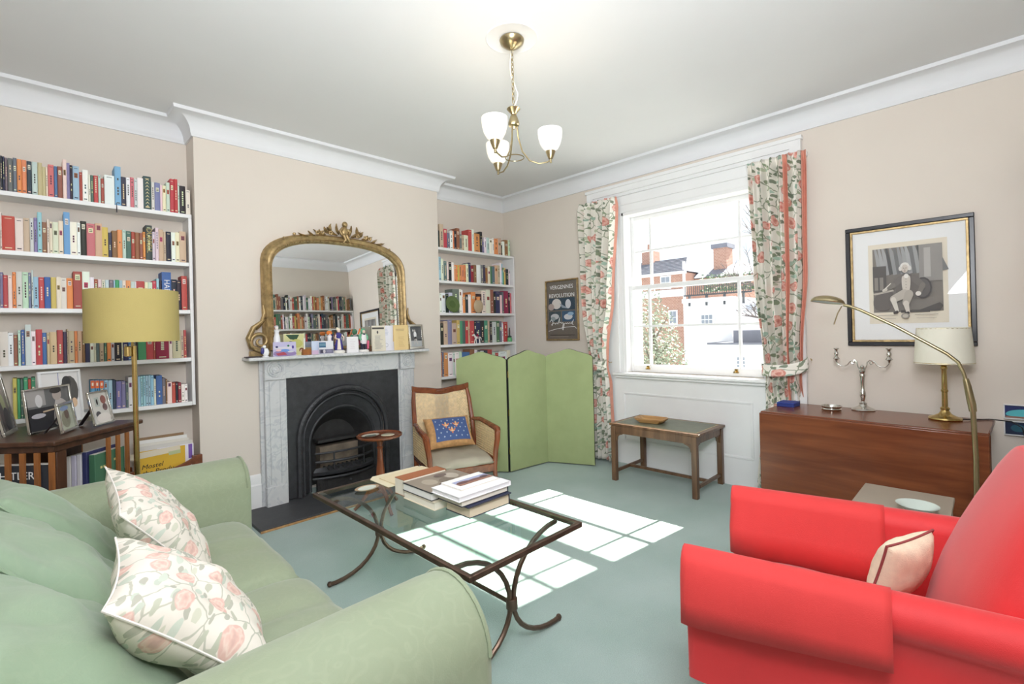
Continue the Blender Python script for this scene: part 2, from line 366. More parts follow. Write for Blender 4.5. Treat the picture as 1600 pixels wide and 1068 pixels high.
# ================================================================== the room
XW, YB, YF, XL, XR, YN, XLW, ZC = 4.011, 4.157, 3.941, .811, 2.888, -.32, -1.0, 2.86
YR, XJ = -1.4, 2.45      # the room runs further back behind the camera than beside the window wall
struct(G().box(XLW-.2, XW+.3, YR-.2, YB+.3, -.12, 0).obj('floor', 'carpet'))
ceil = struct(G().box(XLW-.2, XW+.3, YR-.2, YB+.3, ZC, ZC+.12).obj('ceiling', 'ceil'))
struct(G().box(XLW-.2, XW+.3, YB, YB+.3, 0, ZC).obj('wall_back', 'wall'))
struct(G().box(XLW-.2, XLW, YR-.2, YB, 0, ZC).obj('wall_left', 'wall'))
g = G(); g.box(XJ, XW+.3, YR-.2, YN, 0, ZC); g.box(XLW, XJ, YR-.2, YR, 0, ZC); struct(g.obj('wall_near', 'wall'))
g = G(); g.box(XL, 1.48, YF, YB, 0, ZC); g.box(2.26, XR, YF, YB, 0, ZC); g.box(1.48, 2.26, YF, YB, .84, ZC)
struct(g.obj('wall_chimney', 'wall'))
WY0, WY1, WZ0, WZ1 = 1.245, 2.515, .875, 2.40
g = G(); g.box(XW, XW+.3, YN, WY0, 0, ZC); g.box(XW, XW+.3, WY1, YB, 0, ZC); g.box(XW, XW+.3, WY0, WY1, 0, WZ0); g.box(XW, XW+.3, WY0, WY1, WZ1, ZC)
struct(g.obj('wall_right', 'wall'))
# cornice: one coved profile run round the room with mitred corners
def sweep(path, prof, name, mat, closed=True):
    n = len(path); rings = []
    for i, p in enumerate(path):
        p = Vector(p)
        d0 = (p-Vector(path[i-1])).normalized() if (closed or i) else None
        d1 = (Vector(path[(i+1) % n])-p).normalized() if (closed or i < n-1) else None
        d0 = d0 or d1; d1 = d1 or d0
        n0 = Vector((-d0.y, d0.x)); n1 = Vector((-d1.y, d1.x)); mi = (n0+n1); mi = mi/(mi.dot(n0)) if mi.length > 1e-6 else n0
        rings.append([(p.x+mi.x*d, p.y+mi.y*d, z) for d, z in prof])
    return G().loft(rings, loop=closed).obj(name, mat, ang=30)
plan = [(XLW, YR), (XJ, YR), (XJ, YN), (XW, YN), (XW, YB), (XR, YB), (XR, YF), (XL, YF), (XL, YB), (XLW, YB)]
cove = [(-.01, 2.712), (.012, 2.712), (.014, 2.724)]+[(.118-.1*math.cos(t*PI/16), 2.73+.108*math.sin(t*PI/16)) for t in range(0, 9)]+[(.13, 2.838), (.135, 2.85), (.135, ZC+.01), (-.01, ZC+.01)]
struct(sweep(plan, cove, 'trim_1', 'cornice'))
sk = [(-.005, 0), (.02, 0), (.02, .19), (.014, .2), (.014, .25), (.006, .27), (-.005, .27)]
struct(sweep([(1.21, YF), (XL, YF), (XL, YB), (XLW, YB)], sk, 'baseboard_back', 'white', False))
struct(sweep([(XW, YB), (XR, YB), (XR, YF), (2.52, YF)], sk, 'baseboard_chimney', 'white', False))
struct(sweep([(XW, 2.9), (XW, YB)], sk, 'baseboard_right', 'white', False))
struct(sweep([(XW, YN), (XW, .96)], sk, 'baseboard_window', 'white', False))
r = G(); r.lathe([(.0, 0), (.14, 0), (.14, -.002), (.136, -.004), (.13, -.002), (.0, -.002)], (1.83, 1.795, ZC), 48)
cr = r.obj('ceiling_rose', 'ceil'); cr.parent = ceil

# window surround: boarded and moulded panelling, all white
TX = XW-.014
g = G(); g.box(TX, XW+.001, .99, WY0, 0, 2.64); g.box(TX, XW+.001, WY1, 2.865, 0, 2.64); g.box(TX, XW+.001, WY0, WY1, 0, WZ0); g.box(TX, XW+.001, WY0, WY1, WZ1, 2.64)
struct(g.obj('trim_2', 'white'))
def moulding(name, y0, y1, z0, z1, w=.03, t=.018, x=TX):
    g = G()
    for a in ((y0-w, y1+w, z0-w, z0), (y0-w, y1+w, z1, z1+w), (y0-w, y0, z0, z1), (y1, y1+w, z0, z1)): g.box(x-t, x+.002, a[0], a[1], a[2], a[3])
    for a in ((y0, y1, z0, z0+w*.4), (y0, y1, z1-w*.4, z1), (y0, y0+w*.4, z0, z1), (y1-w*.4, y1, z0, z1)): g.box(x-t*.45, x+.002, *a)
    return struct(g.obj(name, 'white', bev=.003))
moulding('trim_3', 1.37, 2.52, .24, .67, .016, .007)
g = G()
for a, d in (((.97, 1.045), .034), ((2.81, 2.885), .034)): g.box(TX-d, TX+.002, a[0], a[1], 0, 2.59); g.box(TX-d*.5, TX+.002, a[0]+(.075 if a[0] < 2 else -.03), a[1]+(.03 if a[0] < 2 else -.075), 0, 2.56)
g.box(TX-.034, TX+.002, .97, 2.885, 2.59, 2.645); g.box(TX-.046, TX+.002, .96, 2.895, 2.645, 2.672); g.box(TX-.017, TX+.002, 1.01, 2.845, 2.56, 2.59)
g.box(TX-.012, TX+.002, 1.18, 2.58, WZ1+.07, WZ1+.085); g.box(TX-.016, TX+.002, 2.56, 2.585, WZ0, WZ1+.085); g.box(TX-.016, TX+.002, 1.175, 1.2, WZ0, WZ1+.085)
struct(g.obj('trim_4', 'white'))
sill = G(); sill.box(XW-.07, XW+.09, 1.17, 2.62, .845, .872); sill.box(XW-.045, XW, 1.19, 2.6, .82, .845)
struct(sill.obj('trim_5', 'white', bev=.008))
win = bpy.data.objects.new('window_1', None); COL.objects.link(win); struct(win); win.location = (XW, 1.88, WZ0)
def wb_(n, x0, x1, y0, y1, z0, z1, mat='white', bev=.003):
    o = G().box(x0-XW, x1-XW, y0-1.88, y1-1.88, z0-WZ0, z1-WZ0).obj(n, mat, win, bev=bev); return o
GX = 4.085
for y0, y1 in ((WY0-.005, WY0+.025), (WY1-.025, WY1+.005)): wb_('window_jamb', XW-.01, XW+.3, y0, y1, WZ0, WZ1)
wb_('window_head', XW-.01, XW+.3, WY0, WY1, WZ1-.03, WZ1+.005); wb_('outer_sill', XW+.17, XW+.38, WY0, WY1, WZ0-.03, WZ0+.05)
def sash(x, z0, z1, bot, top, zm, nm_):
    ya, yb = WY0+.025, WY1-.025; st = .032
    wb_(nm_+'_stile', x, x+.04, ya, ya+st, z0, z1); wb_(nm_+'_stile', x, x+.04, yb-st, yb, z0, z1)
    wb_(nm_+'_rail', x, x+.04, ya+st, yb-st, z0, z0+bot); wb_(nm_+'_rail', x, x+.04, ya+st, yb-st, z1-top, z1)
    ys = [ya+st, 1.475, 2.29, yb-st]; zs = [z0+bot, zm, z1-top]
    for y in ys[1:3]: wb_('glazing_bar', x+.006, x+.034, y-.011, y+.011, z0+bot, z1-top)
    for i in range(3): wb_('glazing_bar', x+.008, x+.032, ys[i]+(.011 if i else 0), ys[i+1]-(.011 if i < 2 else 0), zm-.010, zm+.010)
    for i in range(3):
        for j in range(2): wb_('pane', x+.018, x+.021, ys[i], ys[i+1], zs[j], zs[j+1], 'glass', 0)
sash(GX, WZ0+.002, 1.70, .066, .04, 1.31, 'lower_sash'); sash(GX+.05, 1.66, WZ1-.03, .04, .04, 2.03, 'upper_sash')
for y in (1.505, 2.31):
    g = G(); g.box(GX-.018-XW, GX-XW, y-.02-1.88, y+.02-1.88, .03, .042); g.box(GX-.012-XW, GX-XW, y-.012-1.88, y+.012-1.88, .042, .062)
    g.tube([(GX-.012-XW, y-1.88, .045), (GX-.03-XW, y-1.88, .05), (GX-.034-XW, y-1.88, .036)], .005, 6); g.obj('sash_lift', 'brass', win)

# ------------------------------------------------------------------ outside
gr = struct(G().box(5, 60, -40, 60, -6.2, -6).obj('ground', plain('pale_paving', S(200, 200, 196), .9)))
wp = plain('white_render', S(240, 241, 245), .85, var=.01); slate_r = plain('grey_roof_slate', S(128, 130, 142), .8, var=.12, vs=3); dkm = plain('dark_railing_paint', S(80, 84, 90), .6); wing = plain('window_dark', S(150, 158, 170), .2)
b = thing('stucco_house', 'white stucco house with roof terrace railing seen through the sash window', 'house', (14, 5, -6))
def hb(p, n, x0, x1, y0, y1, z0, z1, m, lx=14, ly=5): return G().box(x0-lx, x1-lx, y0-ly, y1-ly, z0+6, z1+6).obj(n, m, p)
hb(b, 'wall', 14, 20, 5.25, 6.66, -6, 2.0, wp); hb(b, 'parapet', 13.93, 20, 5.2, 6.7, 2.0, 2.12, wp); hb(b, 'side_wall', 15.2, 20, 3.2, 5.25, -6, 1.75, wp)
hb(b, 'side_parapet', 15.1, 20, 3.2, 5.2, 1.75, 1.9, plain('blue_grey_fascia', S(206, 212, 226), .8))
hb(b, 'lower_wing', 13.2, 14, 3.0, 5.55, -6, .78, wp); hb(b, 'wing_coping', 13.1, 14, 3.0, 5.6, .78, .83, slate_r)
hb(b, 'lead_roof', 13.4, 14.2, 3.0, 5.0, .83, 1.16, slate_r)
def win_far(p, x, y0, y1, z0, z1, lx, ly, n=2, m=2):
    f = hb(p, 'window_frame', x-.05, x, y0-.05, y1+.05, z0-.05, z1+.05, wp, lx, ly)
    for i in range(n):
        for j in range(m):
            a, c = y0+(y1-y0)*i/n, y0+(y1-y0)*(i+1)/n; q, t = z0+(z1-z0)*j/m, z0+(z1-z0)*(j+1)/m
            o = G().box(x-.06-lx, x-.045-lx, a+.015-ly, c-.015-ly, q+.015+6, t-.015+6).obj('pane', wing, f)
win_far(b, 14, 5.78, 6.12, 1.33, 1.63, 14, 5, 3, 2); win_far(b, 13.2, 4.62, 4.70, .16, .46, 14, 5, 1, 3); win_far(b, 13.2, 4.76, 4.84, .16, .46, 14, 5, 1, 3); win_far(b, 15.2, 4.75, 4.9, 1.2, 1.5, 14, 5, 1, 2)
rl = hb(b, 'terrace_rail', 13.98, 14.02, 4.7, 6.66, 2.2, 2.24, dkm)
hb(b, 'terrace_rail', 13.98, 14.02, 4.7, 6.66, 2.5, 2.53, dkm)
for i in range(4): hb(b, 'rail_bracket', 13.95, 14.05, 4.9+i*.52, 4.94+i*.52, 1.9, 2.25, dkm)
g = G()
for i in range(30): g.box(-.01, .01, 4.72-5+i*.065, 4.735-5+i*.065, 8.24, 8.5)
g.obj('baluster', dkm, b)['kind'] = 'stuff'
def leaves(name, n, fn, size, mat, parent=None):
    g = G(); r = random.Random(len(name)+n)
    for i in range(n):
        p = Vector(fn(r)); a = Vector((r.uniform(-1, 1), r.uniform(-1, 1), r.uniform(-1, 1))).normalized(); c = a.orthogonal().normalized(); s = size*r.uniform(.6, 1.3)
        q = c*s*.5; t = a*s; e = a.cross(c)*s*.06
        g.f([g.v(p-t), g.v(p+q+e), g.v(p+t), g.v(p-q+e)])
    o = g.obj(name, mat, parent); o['kind'] = 'stuff'; return o
lv = plain('terrace_foliage', S(104, 128, 96), .7, var=.3, vs=5)
leaves('terrace_plants', 900, lambda r: (r.uniform(.3, .9), r.uniform(-.1, 1.3), 8.35+r.random()**2*.5), .05, lv, b)
h = thing('brick_house', 'red brick house with slate roof and chimney beyond the white stucco house', 'house', (22, 11, -6))
hb(h, 'wall', 22, 28, 10.4, 16, -6, 3.9, 'brick', 22, 11); hb(h, 'side_wall', 23, 28, 7.2, 10.4, -6, 3.6, 'brick', 22, 11)
hb(h, 'string_course', 21.92, 22, 10.35, 16, 2.75, 3.1, wp, 22, 11); hb(h, 'cornice', 21.85, 22, 10.3, 16, 3.82, 3.95, wp, 22, 11); hb(h, 'downpipe', 21.9, 22, 10.36, 10.46, -6, 4.4, wp, 22, 11)
win_far(h, 22, 11.15, 11.6, 3.2, 3.75, 22, 11); win_far(h, 22, 10.85, 11.2, 1.45, 2.05, 22, 11)
g = G()
R = [(21.8, 10.3, 3.95), (21.8, 16, 3.95), (28, 16, 3.95), (28, 10.3, 3.95)]; T = [(24.5, 11.4, 4.95), (24.5, 15, 4.95), (25.5, 15, 4.95), (25.5, 11.4, 4.95)]
g.loft([[(x-22, y-11, z+6) for x, y, z in R], [(x-22, y-11, z+6) for x, y, z in T]]); 
R = [(22.8, 7.0, 3.62), (22.8, 10.3, 3.62), (28, 10.3, 3.62), (28, 7.0, 3.62)]; T = [(24.5, 8.4, 4.3), (24.5, 11, 4.6), (25.5, 11, 4.6), (25.5, 8.4, 4.3)]
g.loft([[(x-22, y-11, z+6) for x, y, z in R], [(x-22, y-11, z+6) for x, y, z in T]])
rf = g.obj('roof', slate_r, h)
for k in range(9):
    t = (k+.5)/9; x = 21.8+2.7*t; z = 3.95+1.0*t; y0 = 10.3+1.1*t; y1 = 16-1.0*t
    G().box(x-.02-22, x+.02-22, y0-11, y1-11, z+6, z+6.035).obj('slate_course', slate_r, rf)
ch = hb(h, 'chimney_stack', 23.5, 24.3, 9.0, 9.62, 3.6, 5.05, 'brick', 22, 11); G().box(1.42, 2.38, -2.08, -1.3, 11.05, 11.25).obj('chimney_cap', slate_r, ch)
c2 = hb(h, 'chimney_stack', 24, 24.9, 13.2, 13.8, 4.6, 5.5, 'brick', 22, 11); G().lathe([(.12, 0), (.1, .4)], (2.3, 2.5, 11.5), 8).obj('chimney_pot', 'brick', c2)
tr = thing('garden_tree', 'pale leafy tree growing close outside the window in front of the brick house', 'tree', (9, 5, -6))
g = G(); g.tube([(0, 0, 0), (.05, .0, 4), (.1, -.1, 6.6), (.1, .1, 7.6)], [.14, .11, .06, .02]); 
for i in range(9): a = i*2.4; g.tube([(.08, 0, 5.6+i*.2), (.08+.5*math.cos(a), .5*math.sin(a), 6.1+i*.2)], [.03, .008], 5)
g.obj('trunk', plain('grey_bark', S(120, 112, 104), .9), tr)
lf = plain('silver_green_leaf', S(160, 170, 150), .6, var=.5, vs=7)
def tcrown(r):
    while True:
        p = Vector((r.uniform(-.9, .9), r.uniform(-1.1, .9), r.uniform(5.2, 8.15)))
        k = ((8.3-p.z)/3.0)**.7
        if p.x**2+(p.y)**2 < (1.05*k)**2+.01 and noise.noise(p*2.6) > -.15: return p
leaves('leaf_crown', 9000, tcrown, .035, lf, tr)
bt = thing('bare_tree', 'bare winter tree with fine twigs at the right of the window view', 'tree', (10, 2.35, -6))
g = G(); r = random.Random(4)
def branch(p, d, L, rad, k):
    p = Vector(p); d = Vector(d).normalized(); q = p+d*L*.5+Vector((r.uniform(-.1, .1), r.uniform(-.1, .1), 0))*L*.4; e = p+d*L
    g.tube([p, q, e], [rad, rad*.85, rad*.6], 4)
    if k:
        for _ in range(3): branch(p.lerp(e, r.uniform(.55, 1)), d+Vector((r.uniform(-.7, .7), r.uniform(-.8, .8), r.uniform(-.35, .6))), L*r.uniform(.55, .75), rad*.6, k-1)
branch((0, 0, 0), (0, 0, 1), 7.4, .08, 0); branch((0, 0, 7.2), (0, .2, 1), 1.3, .04, 4); branch((0, 0, 7.6), (0, .9, .5), .9, .03, 4); branch((0, 0, 7.0), (0, .9, .5), .8, .03, 3)
g.obj('branches', plain('dark_bark', S(108, 100, 100), .9), bt)

# ------------------------------------------------------------------ fireplace
fp = thing('fireplace', 'grey veined marble fireplace with arched black cast iron grate on chimney breast', 'fireplace', (1.867, YF, 0))
def fb(n, x0, x1, y0, y1, z0, z1, m='marble', par=None, bev=.003): return G().box(x0-1.867, x1-1.867, y0-YF, y1-YF, z0, z1).obj(n, m, par or fp, bev=bev)
fb('mantelshelf', 1.085, 2.63, 3.765, YF, 1.126, 1.15, bev=.006); fb('frieze', 1.37, 2.37, 3.885, YF, .975, 1.126)
for x0 in (1.222, 2.385):
    fb('pilaster', x0, x0+.142, 3.885, YF, .16, .975); fb('plinth_block', x0-.005, x0+.147, 3.868, YF, .02, .165); fb('corner_block', x0-.005, x0+.147, 3.868, YF, .97, 1.126)
    for dx in (.03, .105): fb('pilaster_moulding', x0+dx, x0+dx+.008, 3.877, 3.886, .18, .96, bev=.002)
    g = G()
    for a, bb in ((.052, .008), (.036, .008), (.018, .01)): g.tube([(a*math.cos(k*PI/12), 0, a*math.sin(k*PI/12)) for k in range(24)], bb, 6, True)
    g.ball((0, 0, 0), (.016, .012, .016)); g.obj('roundel', 'marble', fp, loc=(x0+.071-1.867, 3.866-YF, 1.05))
for x0, x1 in ((1.365, 1.38), (2.37, 2.385)): fb('marble_slip', x0, x1, 3.895, YF, .02, .985)
fb('marble_slip', 1.365, 2.385, 3.895, YF, .972, .985); fb('pilaster_return', 1.195, 1.222, 3.915, YF, .02, 1.126); fb('pilaster_return', 2.527, 2.552, 3.915, YF, .02, 1.126)
AX, AR, AZ = 1.855, .335, .47
def arch(rx, zc, n=24, zb=.03, dy=0, x=AX): return [(x-rx, dy, zb)]+[(x-rx*math.cos(PI*k/n), dy, zc+rx*math.sin(PI*k/n)) for k in range(n+1)]+[(x+rx, dy, zb)]
def shift(p): return [(x-1.867, y-YF, z) for x, y, z in p]
inn = arch(.40, AZ, dy=3.905); out = []
for x, y, z in inn:
    dx, dz = x-AX, z-AZ
    if z <= AZ: out.append((1.38 if dx < 0 else 2.37, 3.905, z))
    else:
        s = min(((1.38-AX)/dx if dx < -1e-6 else 1e9), ((2.37-AX)/dx if dx > 1e-6 else 1e9), (.972-AZ)/dz if dz > 1e-6 else 1e9); out.append((AX+dx*s, 3.905, AZ+dz*s))
for cx, lo in ((1.38, 1), (2.37, 0)):
    i = min(range(len(out)), key=lambda k: (out[k][0]-cx)**2+(out[k][2]-.972)**2); out[i] = (cx, 3.905, .972)
g = G(); g.loft([shift(out), shift(inn), shift(arch(.40, AZ, dy=3.93))], closed=False, caps=False); g.obj('iron_plate', 'iron', fp)
def archtube(n, rx, zc, y, rad, mat='iron', beads=0):
    g = G(); g.tube(shift(arch(rx, zc, dy=y)), rad, 8)
    if beads:
        P = shift(arch(rx, zc, n=40, dy=y-rad*.8)); P = [(P[0][0], P[0][1], .03+k*(zc-.03)/14) for k in range(14)]+P[1:-1]+[(P[-1][0], P[0][1], .03+k*(zc-.03)/14) for k in range(14)]
        for p in P: g.ball(p, (.011, .007, .013), 6)
    return g.obj(n, mat, fp)
archtube('beaded_arch_moulding', .385, AZ, 3.9, .026, beads=1); archtube('arch_moulding', .345, AZ-.012, 3.915, .012); archtube('inner_arch_moulding', .285, .41, 3.955, .012)
g = G(); g.loft([shift(arch(.36, AZ, dy=3.92)), shift(arch(.285, .41, dy=3.955)), shift(arch(.27, .40, dy=3.975))], closed=False, caps=False); g.obj('splayed_cheek', 'iron', fp)
g = G(); g.loft([shift(arch(.27, .40, dy=3.975)), shift(arch(.2, .36, dy=4.13))], closed=False, caps=False); g.obj('fire_opening', 'iron_d', fp)
g = G(); P = shift(arch(.2, .36, dy=4.13)); g.f([g.v(p) for p in P]); g.obj('fireback', 'iron_d', fp)
fb('firebrick', AX-.17, AX+.17, 4.03, 4.12, .12, .36, 'ash'); fb('smoke_hood', AX-.2, AX+.2, 3.99, 4.1, .40, .425, 'iron_d')
def bow(y, z, rad, w=.235, b=.075): return [(AX-1.867+w*t/8, y-YF-b*(1-(t/8)**2), z) for t in range(-8, 9)]
for z, rad, b in ((.335, .009, .06), (.265, .012, .075)): G().tube(bow(3.93, z, rad, .25, b), rad, 8).obj('fire_bar', 'iron', fp)
for x in (-.12, .14): G().tube([(AX+x-1.867, 3.87-YF, .2), (AX+x-1.867, 3.87-YF, .34)], .007, 6).obj('bar_stay', 'iron', fp)
g = G(); a = bow(3.93, .185, 0, .27, .085); c = bow(3.93, .215, 0, .25, .02); g.loft([[p for p in a], [p for p in c], [(x, y+.01, z-.03) for x, y, z in c], [(x, y+.012, z-.03) for x, y, z in a]], caps=True, loop=True); g.obj('grate_front', 'iron', fp)
for i in range(9): x = AX-.16+i*.04; G().box(x-.005-1.867, x+.005-1.867, 3.875-YF, 3.985-YF, .195, .21).obj('grate_bar', 'iron_d', fp)
G().tube(bow(3.925, .135, 0, .275, .08), .011, 8).obj('fire_bar', 'iron', fp)
fb('ash_front', AX-.25, AX+.25, 3.9, 3.93, .025, .125, 'iron_d')
for i in range(4): fb('ash_vent', AX-.23+i*.022, AX-.22+i*.022, 3.894, 3.902, .05, .1, 'iron_d', bev=0)
G().ball((AX+.03-1.867, 3.895-YF, .075), .012, 8).obj('ash_knob', 'iron', fp)
tag(G().box(1.04, 2.7, 3.46, YF, 0, .022).obj('hearth_slab', 'slate', bev=.004), 'dark slate hearth slab on the carpet before the fireplace', 'hearth')
tag(G().box(1.04, 2.7, 3.445, 3.46, 0, .012).obj('carpet_threshold', 'pale', bev=.002), 'thin brass carpet edging strip along the slate hearth', 'threshold')

# ================================================================== sofa
so = thing('sofa', 'pale green damask sofa with rolled arms beside the hearth', 'sofa', (.3, 1.97, 0))
SX, SY = .3, 1.97
def L(p): return (p[0]-SX, p[1]-SY, p[2])
g = G(); g.box(-.36-SX, .70-SX, 1.2-SY, 2.75-SY, .06, .27); g.obj('base', 'sofa', so, bev=.02)
def rolled_arm(yc, zc, r, x0, x1, flat_in, name, rx=1.0):
    prof = []
    for k in range(0, 15):
        a = math.radians(-70+k*250/14)*flat_in
        prof.append((yc+rx*r*math.cos(a), zc+r*math.sin(a*flat_in)))
    prof = [(yc+rx*r*math.cos(math.radians(-50+k*280/16)), zc+r*math.sin(math.radians(-50+k*280/16))) for k in range(17)]
    prof = [(yc+r*math.cos(PI*k/16), zc+r*math.sin(PI*k/16)) for k in range(17)]+[(yc-r, .07), (yc+r, .07)]
    cy = yc; cz = zc-.05; rings = []
    for x, s in ((x0, 1), (x1-.14, 1), (x1-.07, 1.0), (x1-.03, .985), (x1-.01, .95), (x1, .86), (x1+.006, .55)):
        rings.append([L((x-(.0 if s < .6 else 0), cy+(y-cy)*s, cz+(z-cz)*s if z > .1 else z)) for y, z in prof])
    o = G().loft(rings).obj(name, 'sofa', so, ang=60)
    pp = [L((x1-.018, cy+(y-cy)*.985, cz+(z-cz)*.985)) for y, z in prof[:17]]
    G().tube(pp, .006, 6).obj('arm_piping', 'sofa', o)
rolled_arm(1.05, .50, .158, -.34, .80, 1, 'arm', 1.0); rolled_arm(2.86, .53, .135, -.34, .785, 1, 'arm', 1.0)
g = G(); rings = []
for y in (1.0, 1.1, 2.8, 2.92): rings.append([L((x, y, z)) for x, z in [(-.16, .3), (-.15, .55), (-.17, .64), (-.22, .68), (-.3, .68), (-.36, .64), (-.38, .5), (-.38, .07), (-.16, .07)]])
g.loft(rings); g.obj('back', 'sofa', so, ang=50, bev=.01)
def seat_cush(y0, y1, seed):
    w = y1-y0; x0, x1, z0, z1 = -.1, .755, .255, .42
    n = 26; g = G()
    def top(u, v):
        x = x0+(x1-x0)*u; y = y0+w*v; a, b = 2*u-1, 2*v-1
        e = min(1, (1-abs(a)**7))*min(1, (1-abs(b)**7)); e = max(0, e)**.5
        wr = .012*noise.noise(Vector((x*3+seed, y*3, seed)))+.016*noise.noise(Vector((x*1.2+seed, y*9, 2)))-.012*max(0, 1-abs(y-y0-w*.55-.05*x)*40)
        xx = x-(.03*(1-e) if u > .5 else 0)
        return L((xx, y, z0+(z1-z0)*(.5+.5*e)+e*(.022*(1-a*a)*(1-b*b)+wr)))
    g.grid(n, n, top)
    def front(u, v):
        y = y0+w*v; e = math.sin(PI*u); 
        return L((x1-.03+.028*e, y, z0+.0825*(1-math.cos(PI*u))*.5*2*.5+(0)))
    def side(u, v): return top(u, v)
    # skirt of the cushion: drop the rim to the base
    bm = g.bm; edges = [e for e in bm.edges if len(e.link_faces) == 1]
    ret = bmesh.ops.extrude_edge_only(bm, edges=edges); nv = [x for x in ret['geom'] if isinstance(x, bmesh.types.BMVert)]
    for x in nv: x.co.z = z0
    o = g.obj('seat_cushion', 'sofa', so, ang=70)
    G().tube([L((x1-.026, y0+.01+w*.98*k/8, .335)) for k in range(9)], .006, 6).obj('cushion_piping', 'sofa', o)
seat_cush(1.19, 1.9, 3); seat_cush(1.905, 2.735, 8)
for i, (yc, w, xo, zz) in enumerate(((1.47, .60, 0, .735), (2.03, .58, -.02, .755), (2.52, .50, -.01, .76))):
    top_, bot = Vector((-.085+xo, yc, zz)), Vector((.22+xo, yc, .40)); y = (top_-bot); h = y.length; y.normalize(); x = Vector((.12, -1, 0)); x = (x-y*x.dot(y)).normalized(); z = x.cross(y)
    if z.x < 0: z = -z; x = -x
    m = frame_m(Vector(L((top_+bot)/2)), x, y, z)
    g = G(); g.pillow(w+.05, h+.07, .18, m, .07, seed=i*3+1, nz=.022, k=.36, N_=30); o = g.obj('back_cushion', 'sofa_c', so, ang=70)
    a, b_ = (w+.05)/2, (h+.07)/2
    G().tube([m @ Vector(p) for p in [(-a*(1-.07*(1-q*q)), b_*q, 0) for q in (-.8, -.4, 0, .4, .8, 1)]+[(a*q, b_*(1-.07*(1-q*q)), 0) for q in (-.6, -.2, .2, .6, 1)]], .005, 5).obj('cushion_piping', 'sofa_c', o)
def scatter(label, top_, bot, w, t, yaw, seed, flange=False):
    top_, bot = Vector(top_), Vector(bot); y = top_-bot; h = y.length; y.normalize(); x = Vector((math.sin(yaw), -math.cos(yaw), 0)); x = (x-y*x.dot(y)).normalized(); z = x.cross(y)
    if z.x < 0: z = -z; x = -x
    c = (top_+bot)/2; o = thing('scatter_cushion', label, 'cushion', c, 0, 'faded floral cushions on the sofa')
    m = frame_m(Vector(), x, y, z); g = G(); g.pillow(w, h, t, m, .10, seed=seed, nz=.018, k=.45, N_=26); g.obj('cover', 'pill', o, ang=70)
    g = G(); N2 = 40; pts = []
    for s in range(4):
        for k in range(10):
            u = -1+2*k/10; a, b2 = [(u, -1), (1, u), (-u, 1), (-1, -u)][s]
            pts.append(m @ Vector((a*w/2*(1-.10*(1-b2*b2)), b2*h/2*(1-.10*(1-a*a)), 0)))
    g.tube(pts, .0025, 5, True); g.obj('edge_seam', 'lining', o)
scatter('faded floral cushion farther from the camera on the green sofa', (.178, 2.10, .805), (.44, 2.15, .462), .44, .165, -.12, 2)
scatter('faded floral cushion nearer the camera on the green sofa', (.115, 1.44, .78), (.42, 1.40, .475), .42, .17, -.15, 6)

# ================================================================== coffee table
ct = thing('coffee_table', 'glass topped coffee table with curved bronze metal legs', 'table', (1.347, 1.925, 0))
cx, cy = 1.347, 1.925; hw, hl, tz = .305, .64, .465
for a, b in (((-hw, -hl, tz-.01), (hw, -hl, tz-.01)), ((-hw, hl, tz-.01), (hw, hl, tz-.01))): G().bar(a, b, .02, .022).obj('frame_rail', 'bronze', ct, bev=.003)
for x in (-hw, hw): G().bar((x, -hl-.01, tz-.01), (x, hl+.01, tz-.01), .02, .022).obj('frame_rail', 'bronze', ct, bev=.003)
g = G(); q = .03
g.loft([[(-hw+.008, -hl+.008, tz-.006), (hw-.008, -hl+.008, tz-.006), (hw-.008, hl-.008, tz-.006), (-hw+.008, hl-.008, tz-.006)], [(-hw+.008, -hl+.008, tz), (hw-.008, -hl+.008, tz), (hw-.008, hl-.008, tz), (-hw+.008, hl-.008, tz)], [(-hw+.03, -hl+.03, tz+.004), (hw-.03, -hl+.03, tz+.004), (hw-.03, hl-.03, tz+.004), (-hw+.03, hl-.03, tz+.004)]])
g.obj('glass_top', 'tglass', ct, ang=2)
for yy in (1.4-cy, 2.45-cy):
    for s in (-1, 1):
        zc = .2; up_ = [(s*(.275-.275*math.cos(t*PI/16))+s*.008, yy, zc+.247*math.sin(t*PI/16)) for t in range(8, -1, -1)]
        dn = [(s*(.25-.25*math.cos(t*PI/16))+s*.008, yy, zc-.186*math.sin(t*PI/16)) for t in range(1, 9)]
        l = G().tube(up_+dn+[(s*.285, yy, .016)], .0105, 8).obj('leg', 'bronze', ct)
        G().ball((s*.288, yy, .017), (.014, .014, .015), 8).obj('foot', 'bronze', l)
    G().lathe([(.022, -.022), (.024, -.018), (.024, .018), (.022, .022)], (0, yy, .2), 12).obj('collar', 'bronze', ct)
G().tube([(0, 1.4-cy, .2), (0, 2.45-cy, .2)], .009, 8).obj('stretcher', 'bronze', ct)
def flat_book(label, x0, x1, y0, y1, z0, z1, cover, pages=(238, 230, 214), arts=None, cat='book', nme='book', group='books on the glass table', ov=.004, ct_=.0025):
    o = thing(nme, label, cat, ((x0+x1)/2, (y0+y1)/2, z0), 0, group); a, b, h = (x1-x0)/2, (y1-y0)/2, z1-z0
    g = G(S(*pages)); g.box(-a+ov, a-.004, -b+ov, b-ov, ct_, h-ct_); g.obj('pages', 'print', o)
    g = G(S(*cover)); g.box(-a, a, -b, b, 0, ct_); g.box(-a, a, -b, b, h-ct_, h); g.box(a-.004, a, -b, b, 0, h); g.obj('cover', 'book', o)
    if arts: art('cover_print', Matrix.Translation((0, 0, h)), 2*a, 2*b, arts, o)
    return o
TZ = .4695
flat_book('thick brown leather album at the back of the books on the glass table', 1.32, 1.585, 2.142, 2.23, TZ, .552, (168, 104, 68), ov=.001, group=None)
flat_book('cream paged book under the dark jacketed book on the glass table', 1.305, 1.56, 1.86, 2.125, TZ, .508, (226, 214, 190))
